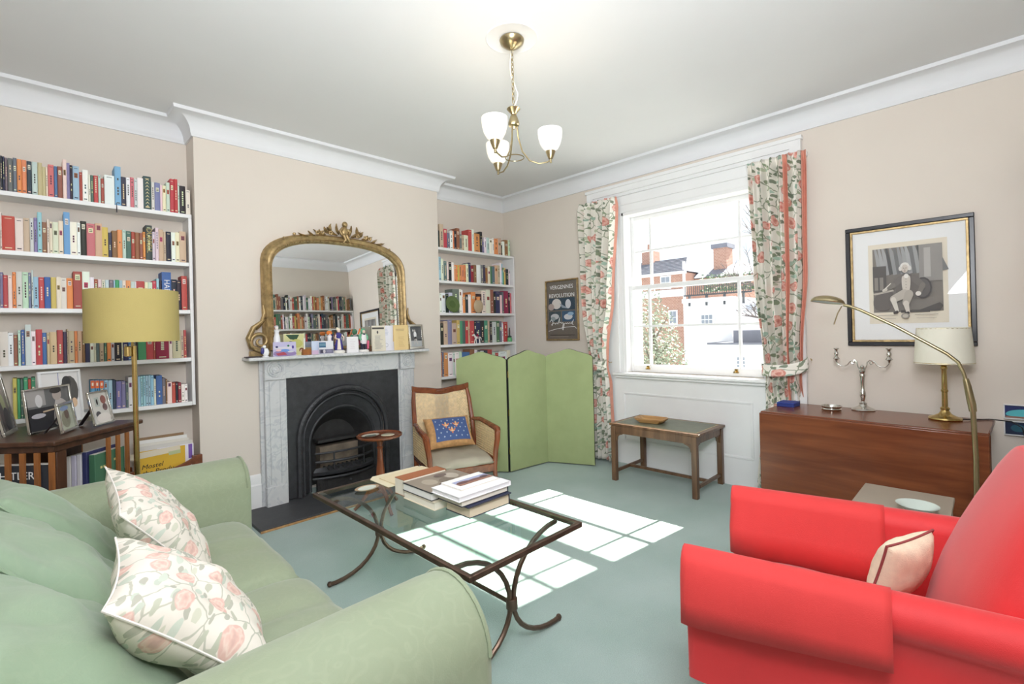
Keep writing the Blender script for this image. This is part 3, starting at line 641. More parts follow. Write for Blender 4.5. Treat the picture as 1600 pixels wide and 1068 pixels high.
flat_book('large dark book with a stone relief picture on its jacket', 1.305, 1.62, 1.882, 2.13, .509, .546, (40, 42, 46), (240, 238, 234), [(('r', .02, .04, 1, 1), (150, 138, 124)), (('e', .3, .6, .12, .2), (176, 164, 148)), (('e', .55, .4, .14, .22), (128, 116, 104)), (('e', .75, .65, .12, .2), (186, 176, 162)), (('e', .4, .25, .1, .12), (110, 98, 90)), (('e', .85, .3, .1, .14), (168, 150, 134)), (('e', .62, .8, .12, .1), (120, 104, 98))])
flat_book('thick cream paged book lying at the bottom of the nearer stack', 1.355, 1.605, 1.665, 1.84, TZ, .522, (58, 60, 76), (228, 212, 186))
flat_book('navy jacketed book second from the bottom of the nearer stack', 1.335, 1.6, 1.648, 1.842, .523, .528, (44, 50, 78), (200, 190, 160), ov=.002, ct_=.0015)
flat_book('ivory paged book third from the bottom of the nearer stack', 1.315, 1.6, 1.668, 1.845, .529, .556, (52, 54, 64), (232, 226, 212))
flat_book('white paperback near the top of the nearer stack', 1.295, 1.61, 1.66, 1.868, .557, .58, (244, 242, 244), (236, 234, 236))
flat_book('slim booklet with a landscape painting on top of the nearer stack', 1.35, 1.585, 1.712, 1.866, .581, .589, (246, 244, 240), (226, 210, 180), [(('r', .12, .28, .98, .72), (150, 110, 104)), (('r', .12, .5, .98, .72), (170, 176, 206)), (('e', .3, .5, .16, .1), (112, 84, 84)), (('e', .6, .47, .2, .08), (128, 96, 92)), (('e', .85, .5, .1, .1), (104, 90, 96)), (('r', .12, .28, .98, .36), (176, 132, 110))])
p = tag(G(S(236, 224, 194)).prism([(-.165, -.10, 0), (.17, -.13, 0), (.17, .13, 0), (-.13, .14, 0), (-.165, .1, 0)], (0, 0, .003)).obj('magazine', 'print', loc=(1.505, 2.43, TZ+.001)), 'cream magazine lying flat at the far end of the glass table', 'magazine')
p = tag(G(S(232, 216, 182)).prism([(-.15, -.09, 0), (.16, -.1, 0), (.15, .11, 0), (-.15, .09, 0)], (0, 0, .006)).obj('folded_newspaper', 'print', loc=(1.53, 2.41, TZ+.0045)), 'folded cream newspaper on the magazine at the far table end', 'newspaper')
d = thing('trinket_dish', 'small oval white and green china dish on the glass table', 'dish', (1.25, 2.395, TZ))
sq = Matrix.Diagonal((1.15, .8, 1, 1)); g = G(S(176, 150, 120)); g.lathe([(.0, 0), (.035, 0), (.056, .008), (.058, .01), (.054, .011), (.034, .004), (0, .004)], n=24, m=sq); g.obj('rim', 'gloss', d)
g = G(S(222, 226, 214)); g.lathe([(0, .0045), (.036, .0045), (.044, .009), (0, .0085)], n=20, m=sq); g.obj('china_centre', 'gloss', d)

# ================================================================== wine table by the fire
wt_ = thing('wine_table', 'small round mahogany tripod table in front of the fireplace', 'table', (1.80, 3.24, 0))
G().lathe([(.0, .535), (.15, .535), (.163, .545), (.165, .556), (.158, .558), (.152, .548), (0, .546)], n=36).obj('table_top', 'mahog', wt_)
G().lathe([(.035, .13), (.04, .15), (.03, .17), (.036, .2), (.034, .25), (.022, .36), (.018, .45), (.024, .46), (.017, .47), (.022, .5), (.05, .53), (.05, .536)], n=16).obj('pedestal', 'mahog_x', wt_)
for k in range(3): a = k*2*PI/3+.4; c, s = math.cos(a), math.sin(a); G().tube([(c*.02, s*.02, .16), (c*.09, s*.09, .13), (c*.15, s*.15, .05), (c*.19, s*.19, .012)], [.018, .016, .013, .012], 8).obj('leg', 'mahog_x', wt_)
d = thing('agate_dish', 'pale shell shaped dish on the left of the round wine table', 'dish', (1.725, 3.235, .5505)); g = G(S(196, 190, 178)); g.lathe([(0, 0), (.03, 0), (.06, .012), (.063, .014), (.056, .013), (.03, .004), (0, .004)], n=20, m=Matrix.Diagonal((1.1, .75, 1, 1))); g.obj('bowl', 'gloss', d); g = G(S(110, 120, 112)); g.lathe([(0, .005), (.03, .005), (.042, .01), (0, .009)], n=16, m=Matrix.Diagonal((1.1, .75, 1, 1))); g.obj('inlay', 'gloss', d)
tag(G(S(214, 206, 180)).lathe([(0, 0), (.04, 0), (.05, .004), (.046, .006), (0, .004)], n=24).obj('saucer', 'gloss', loc=(1.845, 3.20, .5475)), 'flat cream saucer at the middle of the round wine table', 'saucer')

# ================================================================== caned armchair
ca = thing('caned_armchair', 'low caned armchair with carved walnut frame in front of the green screen', 'chair', (2.468, 3.225, 0), math.radians(-20.4))
def back_pt(x, t): return (x*(1.0+.0*t), .22+.12*t, .30+.49*t)
g = G()
for s in (-1, 1):
    l = G().tube([(s*.262, .25, 0), (s*.262, .225, .15), (s*.264, .222, .33), (s*.262, .25, .5), (s*.255, .31, .7), (s*.246, .338, .782)], [.017, .02, .022, .021, .019, .016], 8).obj('back_upright', 'mahog_x', ca)
    G().tube([(s*.262, .24, .515), (s*.285, .1, .53), (s*.298, -.08, .515), (s*.298, -.2, .508), (s*.297, -.262, .5), (s*.292, -.288, .485)], [.016, .02, .022, .024, .026, .018], 8).obj('arm', 'mahog_x', ca)
    G().tube([(s*.295, -.262, .492), (s*.288, -.275, .43), (s*.272, -.27, .33), (s*.266, -.262, .2), (s*.268, -.272, 0)], [.026, .024, .022, .019, .016], 8).obj('leg', 'mahog_x', ca)
    g = G(); n = 22
    for k in range(n+1):
        y = -.25+.47*k/n; g.box(s*.284-.0015, s*.284+.0015, y-.004, y+.004, .26, .505)
    for k in range(12): z = .268+.02*k; g.box(s*.284-.002, s*.284+.002, -.255, .23, z-.0045, z+.0045)
    o = g.obj('side_cane_panel', 'cane', ca); o['kind'] = 'stuff'
    G().bar((s*.278, -.26, .245), (s*.27, .22, .245), .022, .05).obj('seat_rail', 'mahog', ca, bev=.004)
G().bar((-.27, -.262, .20), (.27, -.262, .20), .024, .06).obj('front_rail', 'mahog', ca, bev=.004); G().bar((-.27, .225, .22), (.27, .225, .22), .024, .05).obj('back_rail', 'mahog', ca, bev=.004)
cr = [(x, .342+.0*x, .778+.022*math.cos(x/.255*PI)*(-1)*0+(.03*abs(x/.25)**2.2)-.005*math.cos(x*24)*(1 if abs(x)<.2 else 0)) for x in [-.262+.524*k/20 for k in range(21)]]
G().loft([[(x, y-.013, z+.02), (x, y+.013, z+.024), (x, y+.013, z-.022), (x, y-.013, z-.03)] for x, y, z in cr]).obj('crest_rail', 'mahog', ca, bev=.006)
G().ball((0, .328, .775), (.05, .008, .012), 10).obj('crest_carving', 'mahog', ca)
G().bar((-.25, .235, .31), (.25, .235, .31), .02, .03).obj('lower_back_rail', 'mahog', ca, bev=.004)
def bp(x, z): return Vector((x, .252+.09*max(0, (z-.41)/.36)**1.2, z))
g = G()
def strip(a, b, w, dz=0):
    a, b = Vector(a), Vector(b); P = [a.lerp(b, t/4) for t in range(5)]; d = (b-a).normalized(); sd = Vector((-d.z, 0, d.x))*w/2
    g.loft([[bp(*(p+s*sd).xz)+Vector((0, -.001+dz+q, 0)) for s, q in ((1, 0), (-1, 0), (-1, .002), (1, .002))] for p in P])
x0, x1, z0, z1 = -.236, .236, .32, .765
k = 0
while x0+.012*k < x1:
    x = x0+.012*k; mid = abs(x) < .06; strip((x, 0, z0), (x, 0, z1), .0045 if mid else .009); k += 1
k = 0
while z0+.012*k < z1: strip((x0, 0, z0+.012*k), (x1, 0, z0+.012*k), .0042, .002); k += 1
for k in range(-30, 42):
    c = k*.024
    for sg in (1, -1):
        # diagonal strands clipped to the panel
        pts = []
        for t in [i/40 for i in range(41)]:
            z = z0+(z1-z0)*t; x = (x0+c+(z-z0)) if sg > 0 else (x1-c-(z-z0))
            if x0 <= x <= x1: pts.append((x, 0, z))
        for seg in ([p for p in pts if p[0] < -.06], [p for p in pts if p[0] > .06]):
            if len(seg) > 3: strip(seg[0], seg[-1], .0035, .003)
o = g.obj('back_cane_panel', 'cane', ca); o['kind'] = 'stuff'
g = G()
for i in range(40):
    x = x0+(x1-x0)*i/39; g.bar(bp(x, .765), bp(x+.012*(1 if i % 2 else -1), .785), .004, .002, (0, 1, 0))
for i in range(28):
    z = z0+(z1-z0)*i/27
    for s in (-1, 1): g.bar(bp(s*.236, z), bp(s*.252, z+.012*(1 if i % 2 else -1)), .004, .002, (0, 1, 0))
g.obj('cane_lacing', 'cane', ca)['kind'] = 'stuff'
g = G(); g.pillow(.52, .52, .10, Matrix.Translation((0, -.02, .262)) @ Matrix.Rotation(math.radians(3), 4, 'X'), 0, seed=4, nz=.012, k=.16, N_=20); g.obj('seat_cushion', 'seat', ca, ang=70)
lc = thing('tapestry_cushion', 'blue needlework cushion with three gold fleur-de-lis on the caned armchair', 'cushion', (2.462, 3.235, .462), math.radians(-20.4))
yv = Vector((0, .22, .26)).normalized(); xv = Vector((1, 0, 0)); zv = xv.cross(yv); cm = frame_m(Vector((-.01, .045, -.005)), xv, yv, zv)
w_, h_, t_ = .40, .29, .13
g = G(); g.pillow(w_, h_, t_, cm, .06, seed=5, nz=.006, k=.4); g.obj('cover', 'tapes', lc, ang=70)
def cs(a, b, d=.002):
    e = max(0, (1-a*a)*(1-b*b))**.4
    return cm @ Vector((a*w_/2*(1-.06*(1-b*b)), b*h_/2*(1-.06*(1-a*a)), t_/2*e+d+.006))
g = G(S(70, 92, 142)); g.grid(16, 16, lambda u, v: cs(-.70+1.52*u, -.76+1.54*v)); g.obj('needlework_panel', 'print', lc, ang=80)
def patch(g, cx, cy, rx, ry, c, rot=0, d=.005):
    g.col = S(*c); P = []
    for k in range(10):
        a = k*2*PI/10; x, y = rx*math.cos(a), ry*math.sin(a); P.append((cx+x*math.cos(rot)-y*math.sin(rot), cy+(x*math.sin(rot)+y*math.cos(rot))))
    c0 = g.v(cs(cx, cy, d)); V = [g.v(cs(a, b, d)) for a, b in P]
    for k in range(10): g.f([c0, V[k], V[(k+1) % 10]])
g = G()
for fx, fy in ((-.2, .2), (.27, .22), (.04, -.18)):
    patch(g, fx, fy+.06, .045, .17, (222, 178, 130)); patch(g, fx-.09, fy+.02, .04, .12, (206, 130, 100), .6, .006); patch(g, fx+.09, fy+.02, .04, .12, (206, 130, 100), -.6, .006); patch(g, fx, fy-.06, .11, .03, (232, 200, 160), 0, .007); patch(g, fx, fy-.14, .04, .08, (200, 120, 92), 0, .006)
g.obj('fleur_de_lis', 'print', lc, ang=80)
g = G()
for i in range(6):
    for j in range(5):
        fx, fy = -.6+i*.26+(.13 if j % 2 else 0), -.54+j*.27
        if fx < .72 and min((fx-a)**2+(fy-b)**2 for a, b in ((-.2, .2), (.27, .22), (.04, -.18))) > .03: patch(g, fx, fy, .018, .06, (176, 190, 206)); patch(g, fx, fy, .04, .02, (176, 190, 206), 0, .006)
g.obj('sprig_pattern', 'print', lc, ang=80)['kind'] = 'stuff'

# ================================================================== folding screen
fs = thing('folding_screen', 'three panel green canvas folding screen with gabled tops beside the caned armchair', 'screen', (3.06, 3.17, 0))
pl = [(2.80, 3.585), (3.06, 3.17), (3.545, 3.125), (3.735, 2.69)]
for i in range(3):
    a, b = Vector((pl[i][0]-3.06, pl[i][1]-3.17, 0)), Vector((pl[i+1][0]-3.06, pl[i+1][1]-3.17, 0)); d = (b-a); w = d.length; d.normalize(); n_ = Vector((d.y, -d.x, 0))
    a2, b2 = a+d*.004, b-d*.004; P = []
    sh = [(0, 1.035), (.06, 1.055), (.14, 1.066), (.3, 1.085), (.44, 1.108), (.5, 1.112), (.56, 1.108), (.7, 1.085), (.86, 1.066), (.94, 1.055), (1, 1.035)]
    P = [a2+Vector((0, 0, .008)), b2+Vector((0, 0, .008))]+[a2.lerp(b2, t)+Vector((0, 0, z)) for t, z in reversed(sh)]
    pn = G().prism([p-n_*.010 for p in P], n_*.022).obj('panel', 'dkedge', fs)
    Q = [p-d*0 for p in P]
    c = sum(P, Vector())/len(P)
    G().prism([c+(p-c)*.996+n_*.0121 for p in P], n_*.004).obj('canvas_front', 'green', pn); G().prism([c+(p-c)*.996-n_*.0101 for p in P], -n_*.004).obj('canvas_back', 'green', pn)
for i in (1, 2):
    for z in (.2, .55, .9): G().box(-.004, .004, -.004, .004, -.03, .03).obj('hinge', 'brass', fs, loc=(pl[i][0]-3.06+(.0), pl[i][1]-3.17-.012, z))

# ================================================================== side table under the window
st = thing('window_table', 'low walnut table with leather top standing under the window', 'table', (3.735, 1.965, 0))
tx, ty, tz = .25, .395, .487
G().box(-tx, tx, -ty, ty, tz-.02, tz).obj('table_top', 'walnut', st, bev=.004)
G().box(-tx+.045, tx-.045, -ty+.045, ty-.045, tz-.001, tz+.001).obj('leather_panel', 'leather', st)
g = G(); 
for a in ((-tx+.038, tx-.038, -ty+.038, -ty+.045), (-tx+.038, tx-.038, ty-.045, ty-.038), (-tx+.038, -tx+.045, -ty+.045, ty-.045), (tx-.045, tx-.038, -ty+.045, ty-.045)): g.box(*a, tz-.0005, tz+.0008)
g.obj('gilt_border', 'gold_tool', st)
lx, ly = .235, .355
for sx in (-1, 1):
    for sy in (-1, 1):
        G().box(sx*lx-.021, sx*lx+.021, sy*ly-.021, sy*ly+.021, 0, tz-.02).obj('leg', 'walnut', st, bev=.003)
        for ax in (0, 1):
            P = [(0, 0), (0, -.075), (.012, -.062), (.014, -.04), (.024, -.026), (.04, -.018), (.058, -.014), (.072, 0)]
            if ax: pts = [(sx*lx-sx*(.021+q), sy*ly-.006, tz-.075+r) for q, r in P]; vv = (0, .012, 0)
            else: pts = [(sx*lx-.006, sy*ly-sy*(.021+q), tz-.075+r) for q, r in P]; vv = (.012, 0, 0)
            G().prism(pts, vv).obj('corner_bracket', 'walnut', st)
    G().box(sx*lx-.014, sx*lx+.014, -ly+.021, ly-.021, tz-.08, tz-.02).obj('apron', 'walnut', st, bev=.002)
for sy in (-1, 1):
    G().box(-lx+.021, lx-.021, sy*ly-.014, sy*ly+.014, tz-.08, tz-.02).obj('apron', 'walnut', st, bev=.002); G().box(-lx+.021, lx-.021, sy*ly-.010, sy*ly+.010, .065, .09).obj('stretcher', 'walnut', st, bev=.002)
G().box(-.01, .01, -ly+.01, ly-.01, .066, .089).obj('stretcher', 'walnut', st, bev=.002)
wt2 = thing('wooden_tray', 'carved pale wooden dish with slanted sides on the window table', 'tray', (3.71, 2.085, tz+.0015), .12)
g = G(); o8 = [(-.13, -.05), (-.105, -.085), (.105, -.085), (.13, -.05), (.13, .05), (.105, .085), (-.105, .085), (-.13, .05)]
def oc(s, z): return [(y*s, x*s, z) for x, y in o8]
g.loft([oc(.72, 0), oc(1, .028), oc(1.02, .04), oc(.95, .04), oc(.68, .012)]); g.obj('dish_body', 'pale', wt2, bev=.002)

# ================================================================== curtains
def curtain(label, side, prof, k, amp, seed):
    """prof: z -> (y_left, y_right); gathered cloth on a heading"""
    yc = sum(prof[0][1:])/2; o = thing('curtain', label, 'curtain', (3.915, yc, 0), 0, 'floral curtains at the window')
    zs = [p[0] for p in prof]
    def ext(z):
        for (za, a0, a1), (zb, b0, b1) in zip(prof, prof[1:]):
            if zb <= z <= za: t = (za-z)/(za-zb); t = t*t*(3-2*t); return a0+(b0-a0)*t, a1+(b1-a1)*t
        return prof[-1][1:]
    W_ = .95; top, bot = zs[0], zs[-1]
    def fn(u, v):
        z = top+(bot-top)*v; a, b = ext(z); y = b+(a-b)*u; ph = seed
        f_ = 1.5-2.6*abs(math.sin(PI*k*u+ph+.3*math.sin(v*3+ph)))**.75+.3*math.sin(2*PI*k*1.7*u+ph*2+v*1.5)
        hd = 1.0 if v > .03 else .35+.65*v/.03
        near_tie = math.exp(-((z-.93)/.10)**2)
        low = max(0, min(1, (.86-z)/.1)) if side > 0 else 0
        return Vector((.05*low-amp*(1-.65*low)*hd*(1-.45*near_tie)*f_-.02*math.exp(-((z-1.25)/.3)**2), y-yc, z))
    def band(u0, u1, name, mat, off=0, n=16):
        g = G(); g.grid(n, 80, lambda u, v: fn(u0+(u1-u0)*u, v)+Vector((-off, 0, 0)), lambda u, v: ((u0+(u1-u0)*u)*W_+seed, v*(top-bot)))
        p = g.obj(name, mat, o, ang=75)
        sm = p.modifiers.new('thick', 'SOLIDIFY'); sm.thickness = .0025; return p
    return o, band, fn, ext
oL, bL, fL, eL = curtain('floral curtain on the left of the window beside the small poster', -1, [(2.55, 2.515, 2.965), (1.6, 2.585, 2.93), (1.05, 2.655, 2.845), (.93, 2.655, 2.825), (.75, 2.63, 2.84), (.03, 2.605, 2.87)], 6, .036, 1.3)
bL(0, .968, 'curtain_cloth', 'cloth', 0, 160); bL(.968, 1.0, 'coral_border', 'coral', 0, 10)
oR, bR, fR, eR = curtain('floral curtain on the right of the window behind the blue box', 1, [(2.545, .925, 1.325), (1.7, .935, 1.30), (1.05, .975, 1.245), (.93, .985, 1.23), (.75, .99, 1.25), (.03, 1.0, 1.33)], 6.5, .036, 4.1)
bR(0, .62, 'curtain_cloth', 'cloth', 0, 110); bR(.62, .70, 'coral_border', 'coral', .012, 10); bR(.69, .92, 'curtain_cloth', 'cloth', .004, 30); bR(.92, 1.0, 'coral_border', 'coral', 0, 10)
for o, e, zs, hook in ((oL, eL, (.97, .905), .0), (oR, eR, (.985, .92), .10)):
    y0, y1 = e(.93); yc = o.location.y
    g = G(); N_ = 20; ring = []
    for kk in range(N_+1):
        t = PI*kk/N_; y = (y0+y1)/2+(y1-y0+.03)/2*math.cos(t)-(hook*.35*(kk/N_)**3); x = -.035-.052*math.sin(t); rise = hook*.55*(kk/N_)**3
        ring.append((x, y-yc, rise))
    def tf(u, v): i = min(N_-1, int(u*N_)); f_ = u*N_-i; p = Vector(ring[i]).lerp(Vector(ring[i+1]), f_); return Vector((p.x, p.y, p.z+zs[0]+.022+(zs[1]-.02-zs[0])*v-.012*math.sin(PI*u)*(1)))
    g.grid(40, 6, tf, lambda u, v: (u*.4+.13, v*.09+.31)); q = g.obj('tieback', 'cloth', o, ang=70); sm = q.modifiers.new('thick', 'SOLIDIFY'); sm.thickness = .005
    G().tube([(.05, ring[-1][1]-.004, zs[0]+hook*.5), (-.0, ring[-1][1]-.012, zs[0]+hook*.5), (-.02, ring[-1][1]-.012, zs[0]+hook*.5+.012)], .004, 6).obj('tieback_hook', 'brass', o)
    G().box(.03, .045, -.20, .20, 2.505, 2.535).obj('curtain_track', 'white', o)

# ================================================================== drop-leaf table and what stands on it
RZ = math.radians(-2.5)
dl = thing('drop_leaf_table', 'mahogany drop-leaf table with its front leaf hanging down against the wall', 'table', (3.662, .56, 0), RZ)
def db(n, x0, x1, y0, y1, z0, z1, m='mahog', bev=.004): return G().box(x0, x1, y0, y1, z0, z1).obj(n, m, dl, bev=bev)
db('table_top', -.25, .243, -.55, .55, .70, .72, bev=.007); db('drop_leaf', -.272, -.252, -.55, .55, .17, .712, bev=.006); db('drop_leaf', .222, .240, -.53, .53, .17, .699, bev=.006)
db('apron', -.2, -.18, -.46, .46, .58, .70); db('apron', .18, .2, -.46, .46, .58, .70); db('end_apron', -.2, .2, -.48, -.46, .56, .70); db('end_apron', -.2, .2, .46, .48, .56, .70)
for sx in (-1, 1):
    for sy in (-1, 1): G().lathe([(.016, 0), (.014, .03), (.02, .3), (.024, .5), (.026, .58)], (sx*.18, sy*.44, 0), 12).obj('leg', 'mahog_x', dl)
bx = thing('blue_box', 'small dark blue box at the window end of the drop-leaf table', 'box', (3.755, 1.035, .7205), RZ)
G(S(40, 58, 130)).box(-.065, .065, -.055, .055, 0, .020).obj('base', 'book', bx, bev=.002); G(S(46, 66, 146)).box(-.066, .066, -.056, .056, .0205, .030).obj('lid', 'book', bx, bev=.003)
cs_ = thing('silver_coaster', 'round silver bottle coaster on the drop-leaf table', 'coaster', (3.75, .775, .7205))
G().lathe([(0, 0), (.054, 0), (.058, .006), (.053, .012), (.060, .024), (.063, .026), (.059, .027), (.05, .012), (.05, .004), (0, .004)], n=32).obj('rim', 'silver', cs_)
cn = thing('candelabrum', 'silver two branched candelabrum standing on the drop-leaf table', 'candelabrum', (3.84, .615, .7205))
G().lathe([(0, 0), (.062, 0), (.066, .004), (.062, .010), (.045, .018), (.026, .028), (.020, .04), (.023, .046), (.012, .054), (.009, .06)], n=28).obj('base', 'silver', cn)
G().lathe([(.009, .058), (.012, .07), (.018, .095), (.017, .115), (.012, .13), (.010, .16), (.014, .215), (.017, .23), (.012, .24), (.018, .25), (.018, .262), (.011, .268), (.013, .285), (.006, .295), (0, .30)], n=20).obj('stem', 'silver', cn)
for s in (-1, 1):
    def spi(t): return (0, s*t[0], t[1])
    a = G().tube([spi(p) for p in [(.012, .262), (.022, .285), (.028, .315), (.04, .328), (.055, .324), (.058, .308), (.047, .30), (.04, .312), (.05, .325), (.066, .318), (.08, .296), (.10, .285), (.122, .288), (.138, .304), (.142, .32)]], .0042, 8).obj('arm', 'silver', cn)
    G().lathe([(.004, .315), (.008, .325), (.020, .335), (.012, .346), (.008, .352), (.014, .366), (.012, .376), (.008, .383), (.010, .395), (.017, .402), (.017, .406), (.009, .406)], (0, s*.142, 0), 16).obj('candle_socket', 'silver', a)
bl = thing('table_lamp', 'brass column table lamp with cream drum shade on the drop-leaf table', 'lamp', (3.735, .207, .7205))
G().lathe([(0, 0), (.074, 0), (.078, .006), (.074, .014), (.05, .022), (.03, .034), (.020, .05), (.018, .055), (.022, .06), (.022, .068), (.014, .075)], n=32).obj('base', 'brass', bl)
G().lathe([(.014, .07), (.0135, .16), (.017, .163), (.017, .172), (.0135, .175), (.0125, .29), (.016, .295), (.016, .305), (.012, .31), (.034, .318), (.034, .322), (.01, .324), (.01, .36)], n=20).obj('column', 'brass', bl)
g = G(); g.loft([[(r_*math.cos(2*PI*k/40), r_*math.sin(2*PI*k/40), z) for k in range(40)] for r_, z in ((.137, .327), (.121, .535), (.119, .535), (.135, .327))], caps=False, loop=True); sh_ = g.obj('lamp_shade', 'shade_w', bl)
g = G(); 
for z, r_ in ((.53, .120), (.332, .136)): g.tube([(r_*math.cos(k*PI/16), r_*math.sin(k*PI/16), z) for k in range(32)], .002, 5, True)
g.obj('shade_ring', 'brass', sh_)
G().tube([(.0, -.07, .01), (.05, -.12, .004), (.12, -.18, .004), (.10, -.27, .004), (.06, -.31, -.02), (.05, -.325, -.10), (.05, -.33, -.4), (.1, -.35, -.71)], .0035, 6).obj('flex', 'cable', bl)

# ================================================================== reading lamp
rl_ = thing('reading_lamp', 'antique brass swan necked reading lamp arching over the drop-leaf table', 'lamp', (3.1, .07, 0))
G().lathe([(0, 0), (.12, 0), (.12, .012), (.10, .02), (.02, .026), (.012, .04)], n=32).obj('base', 'abrass', rl_)
G().tube([(0, 0, .03), (0, 0, .3), (0, -.002, .65), (0, .004, .88)], .0105, 12).obj('pole', 'abrass', rl_)
G().tube([(0, .004, .868), (0, .007, .90), (0, .012, .93), (0, .02, .985), (0, .026, 1.02)], [.0145, .016, .0155, .014, .011], 12).obj('joint', 'abrass', rl_)
G().tube([(0, .026, 1.015), (0, .033, 1.048), (0, .05, 1.096), (0, .09, 1.137), (0, .158, 1.186), (0, .28, 1.272), (0, .426, 1.362), (0, .468, 1.383), (0, .502, 1.394)], .0078, 12).obj('swan_neck', 'abrass', rl_)
hm = Matrix.Translation((0, .577, 1.414)) @ Matrix.Rotation(math.radians(9), 4, 'Y') @ Matrix.Rotation(math.radians(9), 4, 'X')
hd = G(); rings = []
for t in range(9): a = PI/2*t/8; rings.append([hm @ Vector((.048*math.cos(a)*math.cos(k*PI/12), .082*math.cos(a)*math.sin(k*PI/12), .036*math.sin(a))) for k in range(24)])
hd.loft(rings[:-1]); ho = hd.obj('lamp_head', 'abrass', rl_)
g = G(); g.f([g.v(hm @ Vector((.043*math.cos(k*PI/12), .074*math.sin(k*PI/12), -.001))) for k in range(24)]); g.obj('lens', 'lens', ho)
g = G(); g.tube([hm @ Vector((.047*math.cos(k*PI/12), .081*math.sin(k*PI/12), 0)) for k in range(24)], .003, 6, True); g.obj('head_rim', 'abrass', ho)
G().tube([(0, .51, 1.388), (0, .53, 1.35), (0, .548, 1.29)], .003, 6).obj('handle_rod', 'abrass', ho)
G().box(-.012, -.006, .006, .014, .915, .93).obj('switch', 'cable', rl_)

# ================================================================== red armchair
ra = thing('red_armchair', 'red upholstered armchair with loose arm covers facing the fireplace', 'chair', (1.853, .372, 0), math.radians(8.5))
G().box(-.34, .34, -.36, .33, .20, .34).obj('base', 'red', ra, bev=.02)
g = G(); g.pillow(.56, .62, .17, Matrix.Translation((0, .04, .295)), 0, seed=2, nz=.006, k=.18, N_=20); g.obj('seat_cushion', 'red', ra, ang=70)
def armprof(s, y, w, zt, zb=.20):
    # outer side panel, overhanging scroll, inner face
    r_ = w; P = []
    P.append((s*(.365), zb)); P.append((s*.372, zt-.17))
    for k in range(11): a = math.radians(-60+k*26); P.append((s*(.345+r_*math.cos(a)), zt-r_+r_*math.sin(a)))
    P.append((s*.262, zt-.16)); P.append((s*.27, zb))
    return [(x, y, z) for x, z in P]
for s in (-1, 1):
    st_ = [(-.40, .060, .617), (-.2, .058, .614), (.1, .056, .608), (.30, .053, .602), (.36, .05, .598), (.38, .042, .59), (.386, .03, .575)]
    R_ = []
    for y, w, zt in st_:
        sc = 1 if y < .37 else (.93 if y < .383 else .8)
        q = armprof(s, y, w, zt); R_.append([(s*.325+(x-s*.325)*sc, yy, z) for x, yy, z in q])
    arm = G().loft(R_).obj('arm', 'red', ra, ang=55)
    # loose cover draped over the front half of the arm
    c0 = []; hang = .42 if s < 0 else .42
    for y in (-.125, -.1, .0, .12, .25, .34, .372, .392, .398):
        i = min(range(len(st_)), key=lambda k: abs(st_[k][0]-y)); w = .060-.009*((y+.4)/.78); zt = .617-.017*((y+.4)/.78); w += .006; zt += .006
        sc = 1 if y < .36 else (.97 if y < .38 else (.9 if y < .395 else .72)); row = []
        sl = .012*math.sin(y*9)
        lo = (.39 if s < 0 else .41)+.11*(.36-y)
        for z in (lo, (lo+zt-.08)*.5, zt-.08): row.append((s*(.345+w+.004+.008*(zt-z)/.2+sl*.3), z))
        for k in range(9): a = math.radians(k*24); row.append((s*(.345+w*math.cos(a)), zt-w+w*math.sin(a)))
        for z in (zt-.15, .35): row.append((s*.25, z))
        c0.append([(s*.325+(x-s*.325)*sc, y, z) for x, z in row])
    cv = G().loft(c0, closed=False, caps=False).obj('arm_cover', 'redc', ra, ang=60); sm = cv.modifiers.new('thick', 'SOLIDIFY'); sm.thickness = .004; cv['label'] = 'faded red loose arm cover'
def bprof(t):
    z = .30+.63*t; y = -.215-.22*t**1.15; hw = .285+.035*math.sin(PI*min(1, t*1.25))-.02*t; 
    if t > .8: hw *= math.sqrt(max(.02, 1-((t-.8)/.205)**2))*.75+.25
    return hw, y, z
R_ = []
for t in (0, .12, .25, .4, .55, .7, .8, .86, .91, .95, .98, 1.0):
    hw_, y, z = bprof(t); th = .115 if t < .9 else .115*(1-.55*((t-.9)/.1)**2)
    ring = []
    for k in range(24):
        a = 2*PI*k/24; cxx = abs(math.cos(a))**.45*(1 if math.cos(a) > 0 else -1); syy = abs(math.sin(a))**.7*(1 if math.sin(a) > 0 else -1)
        bul = .035*(1-cxx*cxx)*math.sin(PI*min(1, t+.1)) if syy > 0 else 0
        ring.append((hw_*cxx, y-th*.5+th*.5*syy+bul, z))
    R_.append(ring)
G().loft(R_).obj('back', 'red', ra, ang=60)
for s in (-1, 1):
    pts = []
    for t in (.1, .25, .4, .55, .7, .8, .86, .91, .95): hw_, y, z = bprof(t); pts.append((s*(hw_+.002), y-.09, z))
    G().tube(pts, .006, 6).obj('back_piping', 'red', ra)
for sx, sy in ((-1, 1), (1, 1), (-1, -1), (1, -1)):
    l = G().lathe([(.012, 0), (.013, .02), (.022, .17), (.024, .205)], (sx*.30, sy*.32-(.02 if sy < 0 else 0), 0), 12).obj('leg', 'slatw', ra)
for i in range(6): G().ball((-.335+i*.013, .389, .207), .006, 6).obj('brass_nail', 'abrass', ra)
cc = thing('needlework_cushion', 'small cream needlework cushion with maroon braid on the red armchair', 'cushion', (1.93, .225, .54), math.radians(8.5))
m = frame_m(Vector((0, 0, -.02)), Vector((1, 0, 0)).normalized(), Vector((0, -.35, .94)).normalized(), Vector((0, .94, .35)).normalized()) @ Matrix.Rotation(.5, 4, 'Y') @ Matrix.Rotation(.2, 4, 'Z')
g = G(); g.pillow(.24, .22, .11, m, .07, seed=9, nz=.005, k=.42); g.obj('cover', 'cream', cc, ang=70)
pts = []
